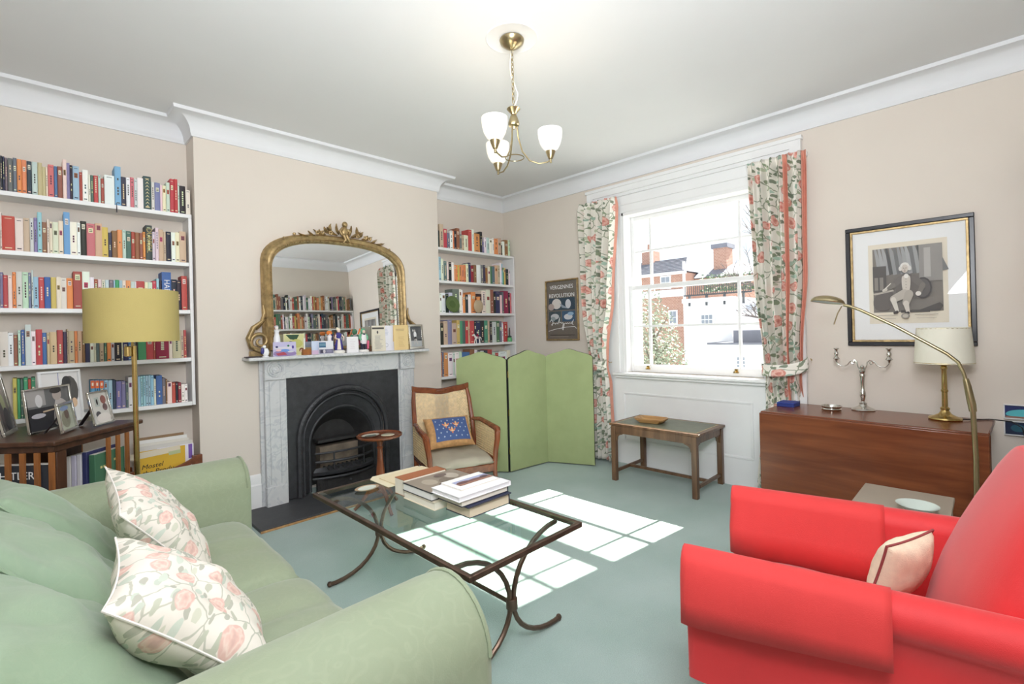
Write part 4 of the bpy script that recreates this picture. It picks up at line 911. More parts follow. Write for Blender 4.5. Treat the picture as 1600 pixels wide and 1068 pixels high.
for s in range(4):
    for k in range(8): u = -1+2*k/8; a, b2 = [(u, -1), (1, u), (-u, 1), (-1, -u)][s]; pts.append(m @ Vector((a*.12*(1-.07*(1-b2*b2)), b2*.11*(1-.07*(1-a*a)), .0)))
G().tube(pts, .004, 5, True).obj('braid', 'trimr', cc)
# nest of tables glimpsed behind the red chair
nt = thing('nest_of_tables', 'grey topped nest of tables between the red armchair and drop-leaf table', 'table', (2.80, .31, 0))
for i, (a, b, z, dx) in enumerate(((.2, .17, .475, 0), (.17, .14, .435, -.035))):
    t_ = G().box(-a+dx, a+dx, -b+(.02 if i else 0), b+(.045 if i else 0), z-.018, z).obj('table_top', 'putty', nt, bev=.003)
    for sx in (-1, 1):
        for sy in (-1, 1): G().box(sx*(a-.02)+dx-.012, sx*(a-.02)+dx+.012, sy*(b-.02)-.012+(.03 if i else 0), sy*(b-.02)+.012+(.03 if i else 0), 0, z-.018).obj('leg', 'putty', t_, bev=.002)
gd = thing('glass_bowl', 'shallow glass bowl on the grey nest of tables', 'bowl', (2.665, .245, .4755)); G().lathe([(0, 0), (.03, 0), (.07, .03), (.075, .036), (.07, .035), (.03, .005), (0, .005)], n=28).obj('bowl', 'paleglass', gd)

# ================================================================== alcove shelves and their books
BOOKS = {
    'L1': (2.168, 3.985, '-117 10 200k,-106 7 198n,-98 10 193s,-87 20 194s,-66 15 200S,-50 19 197o,-30 19 197o,-10 20 194n,11 23 195m,35 19 196t,54 14 175t,69 9 176c,79 25 195p,105 14 190b,120 21 193B,143 18 240P,161 14 223v,175 12 212k,188 29 211l,217 14 178R,232 26 198w,259 10 172c,270 13 171d,284 21 172r,306 12 180m,319 15 160R,336 49 188w,387 31 254L,417 26 192n,444 20 193w,465 19 198p,485 16 190a,502 31 204w,534 41 222D,576 17 191a,594 30 190v,624 12 178P,637 19 179c,658 20 204m,680 22 233r,703 20 236r,723 10 211m,734 34 196k,769 27 173c'),
    'L2': (1.830, 3.985, '-122 7 216P,-115 51 198r,-63 33 190c,-29 25 196t,-3 16 198a,14 14 204v,29 19 239l,48 20 183B,69 10 204P,80 13 191c,94 24 190c,119 21 201c,142 28 258L,170 31 202w,202 15 202w,218 27 214k,246 39 203p,286 33 210t,319 29 190y,348 18 158n,367 26 174B,394 24 183o,419 18 186m,438 25 180d,464 19 179R,484 22 177B,507 17 176B,525 13 186o,540 35 233D,575 15 193a,592 18 223P,611 25 213t,637 13 201t,651 28 204k,680 23 203w,704 23 206c,728 37 216t'),
    'L3': (1.500, 3.985, '-127 12 203v,-115 18 188r,-96 17 187P,-78 14 207o,-63 24 212a,-38 24 210m,-13 10 208v,-1 8 224a,7 21 185l,29 23 184r,53 26 187b,80 23 187y,104 20 191c,124 25 186c,150 27 186o,179 41 229R,221 34 232w,255 21 198w,277 16 187R,294 17 187P,312 16 185c,329 18 186a,348 21 187s,370 8 184l,379 18 189g,398 15 186l,414 17 187c,432 23 188o,456 21 181a,478 7 182w,486 42 187r,529 17 181c,547 23 182m,571 20 193r,592 15 209l,608 13 198k,623 51 256b,674 32 209k,706 25 204k,733 32 236r'),
    'L4': (1.168, 3.985, '-132 32 197c,-100 21 190w,-78 15 178B,-61 11 204m,-48 14 207b,-32 25 237a,-7 18 197w,12 27 208r,39 18 188b,58 13 188t,72 29 191t,103 25 203r,129 16 192n,146 6 208t,153 26 196t,180 12 195o,193 20 195t,214 13 193B,228 21 143n,250 18 142w,269 10 142c,280 14 133S,295 20 133t,317 12 140d,331 19 148o,351 16 147a,368 34 138k,403 6 138c,409 27 145n,437 15 136b,453 22 144s,477 9 177k,487 42 168g,530 37 163r,568 12 141R,582 71 153M,654 19 165c,675 46 193t,722 16 192t,739 15 192r'),
    'L5': (0.862, 3.985, '-86 17 234y,-68 12 229g,-55 11 228d,-42 17 234g,-24 12 225r,-11 17 232g,248 21 193O,270 20 191O,291 20 189O,312 18 187l,331 22 185l,354 16 185n,371 25 175v,397 21 173v,419 12 165S,432 22 197w,455 13 199w,469 12 198l,482 12 197l,495 12 196l,509 12 199l,522 13 198l,536 12 199l,549 16 197l,566 11 173c,579 32 194b,611 19 175s,631 8 167B,639 26 146c,666 19 137r,686 13 135k,700 18 136M,719 17 123w,737 18 122w'),
    'R1': (2.168, 3.995, '2930 21 173k,2954 48 243t,3001 46 200r,3047 36 162S,3085 37 194w,3123 17 191o,3141 28 194k,3171 42 229B,3212 29 169s,3242 30 166t,3272 57 168c,3332 49 234r,3382 33 243w,3415 79 204o,3496 37 233k,3530 28 123v,3560 33 177w,3594 42 181m,3636 43 165w,3681 28 184w,3710 59 182o,3770 50 196t,3818 20 118k,3840 35 166w,3877 51 186B,3929 36 191m,3965 31 191r'),
    'R2': (1.830, 3.995, '2934 27 243l,2961 32 226c,2993 40 202S,3034 24 198c,3059 36 199k,3096 33 197w,3129 24 176o,3154 21 175o,3176 20 176y,3197 29 178o,3227 34 181o,3262 26 183o,3289 35 200c,3325 31 214n,3356 39 184M,3397 40 195B,3438 59 199w,3498 37 203s,3536 32 205n,3568 33 176B,3602 38 193c,3641 28 199d,3670 39 202S,3710 44 216t,3755 34 219t,3791 24 251w,3816 19 242l,3835 19 199g,3855 25 197y,3881 45 186k,3927 20 183w'),
    'R3': (1.500, 3.995, '2931 27 199w,2959 48 204w,3007 40 195k,3049 49 211a,3100 88 250s,3189 29 253w,3219 16 244w,3235 34 197o,3270 39 198k,3310 39 200w,3351 63 229o,3414 87 211k,3503 60 249c,3565 66 263c,3632 48 265B,3680 33 227k,3715 64 251n,3778 35 209P,3815 25 247S,3841 71 260M,3913 27 243k,3941 23 237p'),
    'R4': (1.172, 3.995, '2930 43 219k,2974 52 242t,3028 53 255v,3081 62 221t,3145 42 251y,3187 34 245g,3222 38 244d,3261 39 244r,3301 21 251t,3323 62 244r,3386 27 244k,3414 59 247n,3474 55 247k,3530 51 247g,3582 28 243t,3610 38 232k,3649 63 232a,3713 49 243d,3763 35 239S,3798 24 224w,3824 66 231r'),
    'R5': (0.845, 3.995, '2926 18 246o,2945 23 251S,2969 52 243o,3022 61 240w,3084 28 237m,3113 54 242w,3169 37 246m,3207 104 236b,3313 67 263B,3381 40 253w,3421 45 241s,3467 46 239w,3514 56 243n,3571 67 248r,3638 48 216m,3686 49 206r,3736 131 216w,3869 56 227c'),
}

CN = {'k': ((44, 44, 50), 'black'), 'n': ((50, 58, 88), 'navy'), 's': ((112, 112, 112), 'dark grey'), 'S': ((96, 112, 124), 'slate grey'), 'o': ((240, 138, 74), 'orange'), 'm': ((196, 220, 204), 'pale mint'), 't': ((206, 180, 138), 'tan'), 'c': ((232, 222, 198), 'cream'), 'p': ((222, 98, 112), 'rose pink'), 'b': ((58, 104, 178), 'blue'), 'B': ((150, 96, 60), 'brown'), 'P': ((236, 206, 200), 'pale pink'), 'v': ((124, 118, 168), 'violet'), 'l': ((152, 196, 220), 'light blue'), 'L': ((104, 168, 214), 'sky blue'), 'R': ((172, 72, 56), 'brick red'), 'w': ((240, 238, 234), 'white'), 'd': ((74, 116, 92), 'dark green'), 'r': ((204, 62, 62), 'red'), 'a': ((206, 208, 214), 'pale grey'), 'D': ((62, 80, 70), 'dark patterned'), 'y': ((220, 186, 80), 'yellow'), 'g': ((64, 160, 108), 'green'), 'M': ((146, 34, 58), 'maroon'), 'O': ((66, 150, 208), 'orange topped blue')}
CN = {k_: (tuple(int(q*.80+.20*(sum(v_[0])/3)+8) for q in v_[0]), v_[1]) for k_, v_ in CN.items()}
ORD = 'zeroth first second third fourth fifth sixth seventh eighth ninth tenth eleventh twelfth thirteenth fourteenth fifteenth sixteenth seventeenth eighteenth nineteenth twentieth twenty-first twenty-second twenty-third twenty-fourth twenty-fifth twenty-sixth twenty-seventh twenty-eighth twenty-ninth thirtieth thirty-first thirty-second thirty-third thirty-fourth thirty-fifth thirty-sixth thirty-seventh thirty-eighth thirty-ninth fortieth forty-first forty-second forty-third forty-fourth forty-fifth'.split()
SHN = ['top', 'second', 'third', 'fourth', 'lowest']
def book_geo(g, w, h, d, c, seed, x=0, y=0, z=0):
    r = random.Random(seed); jit = lambda c, s: tuple(max(0, min(255, q+r.randint(-s, s))) for q in c)
    c = jit(c, 9); g.col = S(*c); e = min(.004, w*.22)
    pl_ = [(-w/2, d), (-w/2, .003), (-w*.28, 0), (w*.28, 0), (w/2, .003), (w/2, d)]
    R = lambda s_, zz: [(x+px*s_, y+py, z+zz) for px, py in pl_]
    top = [(x+px, y+py, z+h) for px, py in [(-w/2+e, d), (-w/2+e, .004), (-w*.2, .004), (w*.2, .004), (w/2-e, .004), (w/2-e, d)]]
    low = [(a, b, q-.005) for a, b, q in top]
    g.loft([R(1, 0), R(1, h), top, low], caps=False)
    g.col = S(*jit((230, 220, 200), 8)); g.f([g.v(p) for p in low]); g.f([g.v((px, d+y, pz)) for px, pz in ((x-w/2+e, z+.003), (x+w/2-e, z+.003), (x+w/2-e, z+h-.005), (x-w/2+e, z+h-.005))])
    lum = sum(c)/3
    def q(x0, x1, z0, z1, cc, k=1): g.col = S(*cc); g.f([g.v(p) for p in ((x+x0, y-.0005*k, z+z0), (x+x1, y-.0005*k, z+z0), (x+x1, y-.0005*k, z+z1), (x+x0, y-.0005*k, z+z1))])
    ink = jit((70, 66, 70), 25) if lum > 150 else jit((226, 214, 176), 18)
    sty = r.random(); hw = w*.27
    if sty < .35 and w > .012:
        a = h*r.uniform(.55, .8); q(-hw, hw, a, a+h*.14, jit((236, 226, 200), 12) if lum < 170 else jit((150, 90, 80), 40), 1)
        for k in range(2): q(-hw*.75, hw*.75, a+h*(.03+.05*k), a+h*(.03+.05*k)+.004, (60, 56, 58), 2)
    elif sty < .8:
        a = h*r.uniform(.25, .4); n = r.randint(3, 7)
        for k in range(n):
            if r.random() < .85: q(-hw*.45, hw*.45, a+k*h*.075, a+k*h*.075+h*.055, ink)
    if r.random() < .5: q(-hw, hw, h*.06, h*.06+.006, ink)
    if r.random() < .35: q(-hw, hw, h*.92, h*.92+.003, ink)
def shelf_unit(name, label, xa, xb, xl, yf, zs, right_up, left_up):
    o = thing(name, label, 'bookcase', ((xa+xb)/2, YB, 0)); c = (xa+xb)/2
    for i, z in enumerate(zs):
        G().box(xa-c, xb-c-.0205*(0 if i == 0 else 1), yf-YB, -.001, z-.026, z).obj('shelf', 'white', o, bev=.002)
    zt, zb = zs[0]-.0262, zs[-1]-.026
    if right_up: G().box(xb-.02-c, xb-c, yf-YB, -.001, zb, zt).obj('upright', 'white', o, bev=.002)
    if left_up: G().box(xa-c, xa+.02-c, yf-YB, -.001, zb, zt).obj('upright', 'white', o, bev=.002)
    return o
shelf_unit('alcove_bookcase', 'white painted bookshelves filling the alcove left of the fireplace', -.985, .798, 0, 3.972, [2.168, 1.83, 1.50, 1.168, .862], True, True)
shelf_unit('alcove_bookcase', 'white painted bookshelves in the narrow alcove right of the fireplace', 2.893, 4.0, 0, 3.972, [2.168, 1.83, 1.50, 1.172, .845], True, False)
for key, (zs, yf, s) in BOOKS.items():
    al = 'left' if key[0] == 'L' else 'right'; row = int(key[1])-1; rz_ = random.Random(key)
    for i, t in enumerate(s.split(',')):
        x, w, h = t.split(); x, w, h, c = int(x)/1000, int(w)/1000, int(h[:-1])/1000, h[-1]
        d = rz_.uniform(.115, .14); g = G(); sd = hash((x, w, h)) % 9999 if False else int(x*7919+w*1299+h*104729) % 99991
        if al == 'right' and x+w > 3.975: continue
        book_geo(g, w, h, d, CN[c][0], sd)
        if c == 'O': g.col = S(238, 116, 62); g.f([g.v(p) for p in ((-w*.46, -.001, h*.74), (w*.46, -.001, h*.74), (w*.46, -.001, h*.985), (-w*.46, -.001, h*.985))]); g.col = S(250, 236, 220); g.f([g.v(p) for p in ((-w*.2, -.0015, h*.82), (w*.2, -.0015, h*.82), (w*.2, -.0015, h*.92), (-w*.2, -.0015, h*.92))])
        if c == 'D':
            for k in range(9 if key == 'L1' else 0): g.col = S(206, 196, 150); z = h*(.06+.1*k); g.f([g.v(p) for p in ((-w*.3, -.0012, z), (0, -.0012, z+h*.04), (w*.3, -.0012, z), (0, -.0012, z+h*.08))])
        o = g.obj('book', 'book', ang=30, loc=(x+w/2, yf+.004, zs+.0006))
        tag(o, '%s book, %s from left on the %s shelf of the %s alcove' % (CN[c][1], ORD[i+1], SHN[row], al), 'book', 'books on the %s shelf of the %s alcove' % (SHN[row], al))
        def spine_text(b, col, size, zc, sx=1.0):
            text('lettering', b, size, col, o, Matrix.Translation((0, -.0016, zc)) @ Matrix.Rotation(PI/2, 4, 'X') @ Matrix.Rotation(-PI/2, 4, 'Z'), .0004, sx=sx)
        if key == 'L3' and abs(x-.623) < .004: spine_text('HARRIS', MT['white'], .044, h*.52)
        if key == 'L2' and c == 'D': spine_text('DURRELL', MT['shade_y'], .040, h*.56)
# small things on the right-hand shelves
def stand_plate(label, x, z, r_, col, name, c2, tilt=-12):
    o = thing(name, label, 'plate', (x, 3.985, z+.001)); m = Matrix.Translation((0, -.006, r_*.985)) @ Matrix.Rotation(math.radians(90+tilt), 4, 'X')
    g = G(S(*col)); g.lathe([(0, .0), (r_*.5, 0), (r_*.95, .010), (r_, .013), (r_*.95, .014), (r_*.5, .006), (0, .006)], n=28, m=m); g.obj('plate_body', 'gloss', o)
    g = G(S(*c2)); g.lathe([(0, .0065), (r_*.45, .0065), (r_*.44, .0075), (0, .0075)], n=24, m=m); g.obj('plate_centre', 'gloss', o); return o
stand_plate('dark green round plate standing on the right alcove shelf', 3.075, 1.50, .088, (96, 116, 70), 'green_plate', (84, 106, 60))
fl_ = thing('stoneware_flask', 'flat beige stoneware flask with orange neck on the right alcove shelf', 'flask', (3.43, 3.979, 1.50))
g = G(S(190, 170, 140)); g.ball((0, -.004, .075), (.066, .020, .075), 20); g.obj('flask_body', 'gloss', fl_); g = G(S(226, 150, 90)); g.lathe([(.022, .14), (.02, .155), (.026, .175), (.022, .178), (.012, .176)], (0, -.004, 0), 14); g.obj('neck', 'gloss', fl_)
hr = thing('toy_rider', 'small painted toy horse with red coated rider on the right alcove shelf', 'toy', (3.41, 3.978, 1.173))
g = G(S(240, 238, 234)); g.ball((0, 0, .06), (.036, .014, .016), 10); g.tube([(-.03, 0, .065), (-.045, 0, .088), (-.05, 0, .096)], [.013, .009, .008], 6); g.tube([(-.048, 0, .095), (-.07, 0, .082)], [.009, .006], 6); g.tube([(.034, 0, .065), (.05, 0, .05), (.05, 0, .03)], [.005, .006, .003], 5)
for x_, k in ((-.026, -.012), (-.02, .004), (.024, .010), (.03, -.002)): g.tube([(x_, .004, .05), (x_+k, .004, .026), (x_+k*1.4, .004, 0)], [.007, .005, .005], 6)
g.obj('horse', 'gloss', hr, ang=60)
g = G(S(150, 40, 70)); g.tube([(0, 0, .07), (.002, 0, .10)], [.012, .010], 8); g.tube([(-.002, -.012, .072), (-.008, -.016, .045)], [.006, .004], 6); g.tube([(0, -.008, .095), (-.02, -.008, .082)], .004, 5); g.obj('rider_coat', 'gloss', hr, ang=60)
g = G(S(226, 214, 204)); g.ball((0, 0, .113), (.008, .008, .009), 8); g.col = S(230, 230, 232); g.lathe([(.010, .118), (.006, .124), (0, .126)], n=8); g.obj('rider_head', 'gloss', hr)
bo = thing('green_bottle', 'small green and black bottle at the window end of the right alcove shelf', 'bottle', (3.905, 3.985, 1.173))
g = G(S(110, 186, 130)); g.lathe([(0, 0), (.026, 0), (.03, .012), (.028, .04), (.02, .05), (.012, .052)], n=16); g.obj('bottle_body', 'gloss', bo); g = G(S(60, 84, 74)); g.lathe([(.022, .05), (.026, .06), (.012, .07), (.006, .08)], n=14); g.obj('bottle_collar', 'gloss', bo); g = G(S(40, 44, 44)); g.lathe([(.007, .078), (.007, .16), (0, .162)], n=10); g.obj('bottle_neck', 'gloss', bo)
tag(G(S(40, 36, 44)).prism([(-.0016, 0, 0), (.0016, 0, 0), (.004, 0, -.06), (-.003, 0, -.06)], (0, .001, 0)).obj('ribbon_bookmark', 'book', loc=(.392, 3.9705, 2.18)), 'dark ribbon bookmark hanging over the edge of the top left shelf', 'bookmark')

# bookcase behind the camera, met only in the mirror; its many small books are one object
nb = thing('near_bookcase', 'white bookcase by the window wall, seen in the gilt mirror', 'bookcase', (3.3, YN, 0))
for z in (2.0, 1.69, 1.38, 1.07, .76): G().box(-.78, .705, .001, .13, z-.026, z).obj('shelf', 'white', nb, bev=.002)
for x in (-.80, .705): G().box(x-.0, x+.002+.018*(1 if x < 0 else -1) if x > 0 else x+.02, .001, .13, .7, 1.97).obj('upright', 'white', nb)
g = G(); seq = 'scrnnsdtBBskwkacrddRwnwadwwryBotoBawmkvds'; k = 0
for z in (2.0, 1.69, 1.38):
    x = -.77
    while x < .67:
        w = rnd.uniform(.018, .038); h = rnd.uniform(.19, .255); c = CN[seq[k % len(seq)]][0]; k += 1
        gb = G(); 
        # books here face the room (+Y): mirrored copy of the same book shape
        bm0 = len(g.bm.verts); book_geo(g, w, h, .10, c, k*31+7, 0, 0, 0); g.bm.verts.ensure_lookup_table()
        for v_ in g.bm.verts[bm0:]: v_.co = Vector((x+w/2-v_.co.x, .124-v_.co.y, z+.0006+v_.co.z))
        gb.bm.free(); x += w+.001
o = g.obj('shelved_books', 'book', loc=(3.3, YN, 0), ang=30); o['kind'] = 'stuff'; tag(o, 'rows of books on the white bookcase seen in the gilt mirror', 'books')

# ================================================================== floor lamp
fl2 = thing('floor_lamp', 'brass floor lamp with mustard drum shade behind the sofa', 'lamp', (.367, 3.15, 0))
G().lathe([(0, 0), (.11, 0), (.11, .01), (.09, .02), (.015, .03), (.01, .04)], n=28).obj('base', 'abrass', fl2)
G().tube([(.007, 0, .03), (.004, 0, .5), (0, 0, 1.27)], .0115, 12).obj('pole', 'brass', fl2)
G().tube([(-.006, 0, 1.20), (-.006, 0, 1.42)], .006, 10).obj('stem', 'brass', fl2); G().lathe([(.008, 0), (.016, .004), (.016, .05), (.008, .054)], (-.026, -.012, 1.215), 14).obj('swivel_joint', 'brass', fl2)
g = G(); g.loft([[(r_*math.cos(2*PI*k/56), r_*math.sin(2*PI*k/56), z) for k in range(56)] for r_, z in ((.195, 1.29), (.195, 1.552), (.192, 1.552), (.192, 1.29))], caps=False, loop=True); sh2 = g.obj('lamp_shade', 'shade_y', fl2)
for z in (1.545, 1.295): G().tube([(.192*math.cos(k*PI/20), .192*math.sin(k*PI/20), z) for k in range(40)], .002, 5, True).obj('shade_ring', 'brass', sh2)
for k in range(3): a = k*2*PI/3; G().tube([(0, 0, 1.42), (.19*math.cos(a), .19*math.sin(a), 1.50)], .002, 5).obj('spider', 'brass', sh2)

# ================================================================== revolving bookcase with photographs
A = math.radians(47.5)
rb = thing('revolving_bookcase', 'dark oak revolving bookcase with slatted sides behind the sofa', 'bookcase', (.045, 3.49, 0), A)
hs = .283
G().box(-hs, hs, -hs, hs, .816, .84).obj('top', 'dark', rb, bev=.006); G().box(-hs+.02, hs-.02, -hs+.02, hs-.02, .785, .816).obj('frieze', 'dark', rb, bev=.003)
G().box(-hs+.02, hs-.02, -hs+.02, hs-.02, .42, .44).obj('shelf', 'dark', rb); G().box(-hs+.02, hs-.02, -hs+.02, hs-.02, .10, .12).obj('shelf', 'dark', rb)
G().box(-.012, .012, .014, .19, .44, .785).obj('partition', 'dark', rb); G().box(-.19, .19, -.012, .012, .44, .785).obj('partition', 'dark', rb)
G().box(-.03, .03, -.26, .26, .02, .07).obj('foot', 'dark', rb); G().box(-.26, .26, -.03, .03, .02, .07).obj('foot', 'dark', rb); G().lathe([(.05, .07), (.05, .1)], n=14).obj('pivot', 'dark', rb)
sl0 = None
for side in range(4):
    for t in (.25, .185, .12, .055):
        o = G().box(-.011, .011, -.005, .005, 0, .685).obj('slat', 'slatw' if side == 3 else 'dark', rb) if sl0 is None else sl0.copy()
        if sl0 is None: sl0 = o
        else: COL.objects.link(o)
        p = Matrix.Rotation(side*PI/2, 4, 'Z') @ Vector((t, -hs+.022, .1)); o.location = p; o.rotation_euler = (0, 0, side*PI/2); o.parent = rb
sl0.data.materials[0] = MT['slatw']
G().box(-hs+.045, -.185, -hs+.03, -hs+.045, .44, .785).obj('end_panel', 'dark', rb, bev=.002)
def rbm(x, y, z): return Matrix.Translation((.045, 3.49, 0)) @ Matrix.Rotation(A, 4, 'Z') @ Vector((x, y, z))
# right-front face of the bookcase is local -Y; spines look out of local -X
xx = 0
for nme_, lab, y, th, h, c, cat in (('book', 'tall green ledger with gilt lettering on the revolving bookcase', -.235, .03, .27, (72, 116, 88), 'book'), ('book', 'dark navy tall book behind the green ledger on the revolving bookcase', -.198, .022, .285, (58, 62, 104), 'book'), ('book', 'white spined book third on the revolving bookcase', -.17, .022, .275, (226, 222, 226), 'book'), ('book', 'white book with violet edge fourth on the revolving bookcase', -.143, .022, .27, (214, 208, 224), 'book'), ('book', 'ivory book fifth on the revolving bookcase', -.117, .02, .265, (232, 228, 220), 'book'), ('book', 'thin red book next to the light blue one on the revolving bookcase', -.096, .012, .25, (196, 78, 76), 'book'), ('book', 'light blue thin book sixth on the revolving bookcase', -.078, .013, .245, (150, 184, 214), 'book')):
    o = tag(G(S(*c)).box(-.10, .10, -th/2, th/2, 0, h).obj(nme_, 'book', bev=.002), lab, cat, 'books in the revolving bookcase')
    o.location = rbm(.08, y, .441); o.rotation_euler = (0, 0, A)
    q = G(S(232, 226, 214)); q.box(-.098, .098, -th/2+.002, th/2-.002, h-.003, h+.0008); q.obj('pages', 'print', o)
    if h == .27 and th == .03:
        for k, (u, z) in enumerate(((-.06, .19), (-.04, .19), (-.01, .2), (.03, .21))): G(S(220, 206, 140)).box(u-.006, u+.006, -th/2-.0012, -th/2-.0004, z, z+.012).obj('gilt_lettering', 'print', o)
o = thing('book', 'black jacketed book with large white capital letters on the revolving bookcase', 'book', rbm(-.235, -.085, .441), A, 'books in the revolving bookcase')
G(S(50, 54, 62)).box(-.016, .016, -.15, .15, 0, .285).obj('cover', 'book', o, bev=.002); G(S(236, 230, 222)).box(-.014, .014, -.148, .148, .284, .2875).obj('pages', 'print', o)
mm_ = Matrix.Translation((-.0175, 0, 0)) @ frame_m((0, 0, 0), (0, -1, 0), (0, 0, 1), (-1, 0, 0))
for tx_, zz, xo in (('HITLER', .235, 0), ('MO', .185, -.052), ('V', .135, -.075)):
    text('cover_lettering', tx_, .050, 'white', o, mm_ @ Matrix.Translation((xo if tx_ != 'HITLER' else .0, zz, 0)))
art('cover_print', mm_ @ Matrix.Translation((.06, .12, 0)), .07, .12, [(('r', 0, 0, 1, 1), (90, 84, 150)), (('e', .5, .45, .4, .4), (206, 206, 222)), (('e', .55, .8, .3, .14), (90, 120, 130))], o)

def photo_frame(name, label, bl_, br_, h, lean, shapes, fw_=.012, mat='silver', group='framed photographs on the revolving bookcase', depth=.012, cat='photo frame'):
    """stands on its lower edge from bl_ to br_, leaning back, with an easel strut"""
    a, b = Vector(bl_), Vector(br_); w = (b-a).length; x = (b-a).normalized(); n_ = Vector((x.y, -x.x, 0)); y = (Vector((0, 0, 1))*math.cos(lean)-n_*math.sin(lean)); z = x.cross(y)
    o = thing(name, label, cat, (a+b)/2, 0, group); m = frame_m(Vector((0, 0, .003))+y*h/2-n_*0, x, y, z)
    for r_ in ((-w/2, w/2, -h/2, -h/2+fw_), (-w/2, w/2, h/2-fw_, h/2), (-w/2, -w/2+fw_, -h/2+fw_, h/2-fw_), (w/2-fw_, w/2, -h/2+fw_, h/2-fw_)): G().box(r_[0], r_[1], r_[2], r_[3], -depth/2, depth/2, m).obj('frame', mat, o, bev=.0015)
    G().box(-w/2+.003, w/2-.003, -h/2+.003, h/2-.003, -depth/2-.002, -depth/2, m).obj('back_board', 'black', o)
    art('photograph', m @ Matrix.Translation((0, 0, -depth/2+.0005)), w-2*fw_+.002, h-2*fw_+.002, shapes, o)
    G().box(-w/2+fw_, w/2-fw_, -h/2+fw_, h/2-fw_, depth/2-.003, depth/2-.002, m).obj('picture_glass', 'pglass', o)
    if lean > .02 and h != .228: s0 = m @ Vector((0, h*.22, -depth/2-.001)); s1 = (s0-n_*(.05+h*math.sin(lean))); G().bar(s0, (s1.x, s1.y, .001), .03, .003).obj('easel_strut', 'black', o)
    return o
ZT = .8415
photo_frame('photo_frame', 'tall silver frame with a colour photograph at the left edge of the bookcase', (-.105, 3.40, ZT), (-.065, 3.60, ZT), .33, .20, [(('r', 0, 0, 1, 1), (150, 140, 128)), (('r', 0, .55, .5, 1), (120, 116, 108)), (('e', .5, .62, .2, .16), (196, 170, 150)), (('e', .7, .45, .2, .2), (190, 196, 150)), (('e', .35, .3, .25, .3), (104, 96, 96)), (('e', .75, .15, .3, .25), (60, 58, 66)), (('e', .2, .75, .12, .12), (206, 190, 180))], .022)
photo_frame('photo_frame', 'wide silver frame with a black and white photograph of people at work', (-.02, 3.36, ZT), (.155, 3.60, ZT), .225, .12, [(('r', 0, 0, 1, 1), (120, 120, 120)), (('r', 0, 0, 1, .55), (60, 60, 64)), (('r', 0, .6, .45, 1), (176, 172, 170)), (('e', .3, .72, .08, .16), (226, 224, 224)), (('e', .25, .36, .16, .06), (220, 216, 222)), ([(.55, 0), (.62, .5), (.7, .78), (.95, .62), (1, .3), (.98, 0)], (206, 200, 196)), (('e', .72, .82, .11, .15), (196, 184, 176)), (('e', .7, .93, .14, .08), (70, 66, 64)), ([(.35, .42), (.75, .46), (.75, .49), (.35, .46)], (214, 190, 160)), (('e', .82, .12, .2, .16), (40, 40, 42))], .010)
photo_frame('photo_frame', 'large white mounted frame with a pale sketch behind the other photographs', (.03, 3.66, ZT), (.205, 3.78, ZT), .295, .10, [(('r', 0, 0, 1, 1), (236, 234, 232)), (('e', .3, .5, .2, .22), (206, 196, 188)), (('e', .75, .6, .24, .32), (92, 88, 84)), (('e', .68, .8, .12, .12), (60, 58, 58)), ([(.46, 0), (.48, 0), (.48, 1), (.46, 1)], (150, 150, 190)), (('e', .85, .35, .08, .1), (232, 196, 160))], .012, 'white')
photo_frame('photo_frame', 'small silver frame tilted at the front of the revolving bookcase', (.095, 3.27, ZT), (.16, 3.45, ZT), .15, .16, [(('r', 0, 0, 1, 1), (190, 196, 176)), (('e', .5, .4, .3, .34), (150, 150, 130)), (('e', .6, .6, .16, .2), (120, 100, 90)), (('e', .5, .85, .3, .1), (150, 170, 210))], .013)
photo_frame('photo_frame', 'silver frame with a pale colour photograph at the right of the bookcase', (.225, 3.40, ZT), (.315, 3.52, ZT), .185, .2, [(('r', 0, 0, 1, 1), (214, 210, 204)), (('r', .3, .55, .55, .85), (190, 196, 190)), (('e', .42, .7, .05, .1), (60, 60, 60)), (('e', .78, .75, .16, .14), (150, 100, 92)), (('e', .8, .5, .14, .12), (120, 96, 96)), (('e', .35, .3, .14, .1), (84, 80, 84)), (('e', .6, .16, .4, .16), (230, 224, 218))], .009)

# ================================================================== magazine rack
mr = thing('magazine_rack', 'dark wooden magazine rack with a dipped front rail in the left alcove', 'magazine rack', (.62, 3.93, 0))
for s, x in ((-1, -.2), (1, .165)):
    G().box(x-.03, x+.03, -.035, -.005, 0, .50 if s > 0 else .46).obj('end_post', 'mahog', mr, bev=.004); G().box(x-.03, x+.03, .12, .15, 0, .46).obj('end_post', 'mahog', mr, bev=.004); G().box(x-.01, x+.01, -.005, .12, .08, .44).obj('end_panel', 'mahog', mr)
fr = [(-.2+.365*t/12, .425+.075*((t/12-.25)/.75)**2.2 if t > 3 else .425) for t in range(13)]
G().loft([[(x, -.036, z), (x, -.02, z), (x, -.02, z-.038), (x, -.036, z-.038)] for x, z in fr]).obj('front_rail', 'mahog', mr, bev=.003)
G().box(-.19, .155, -.02, .14, .08, .10).obj('rack_base', 'mahog', mr)
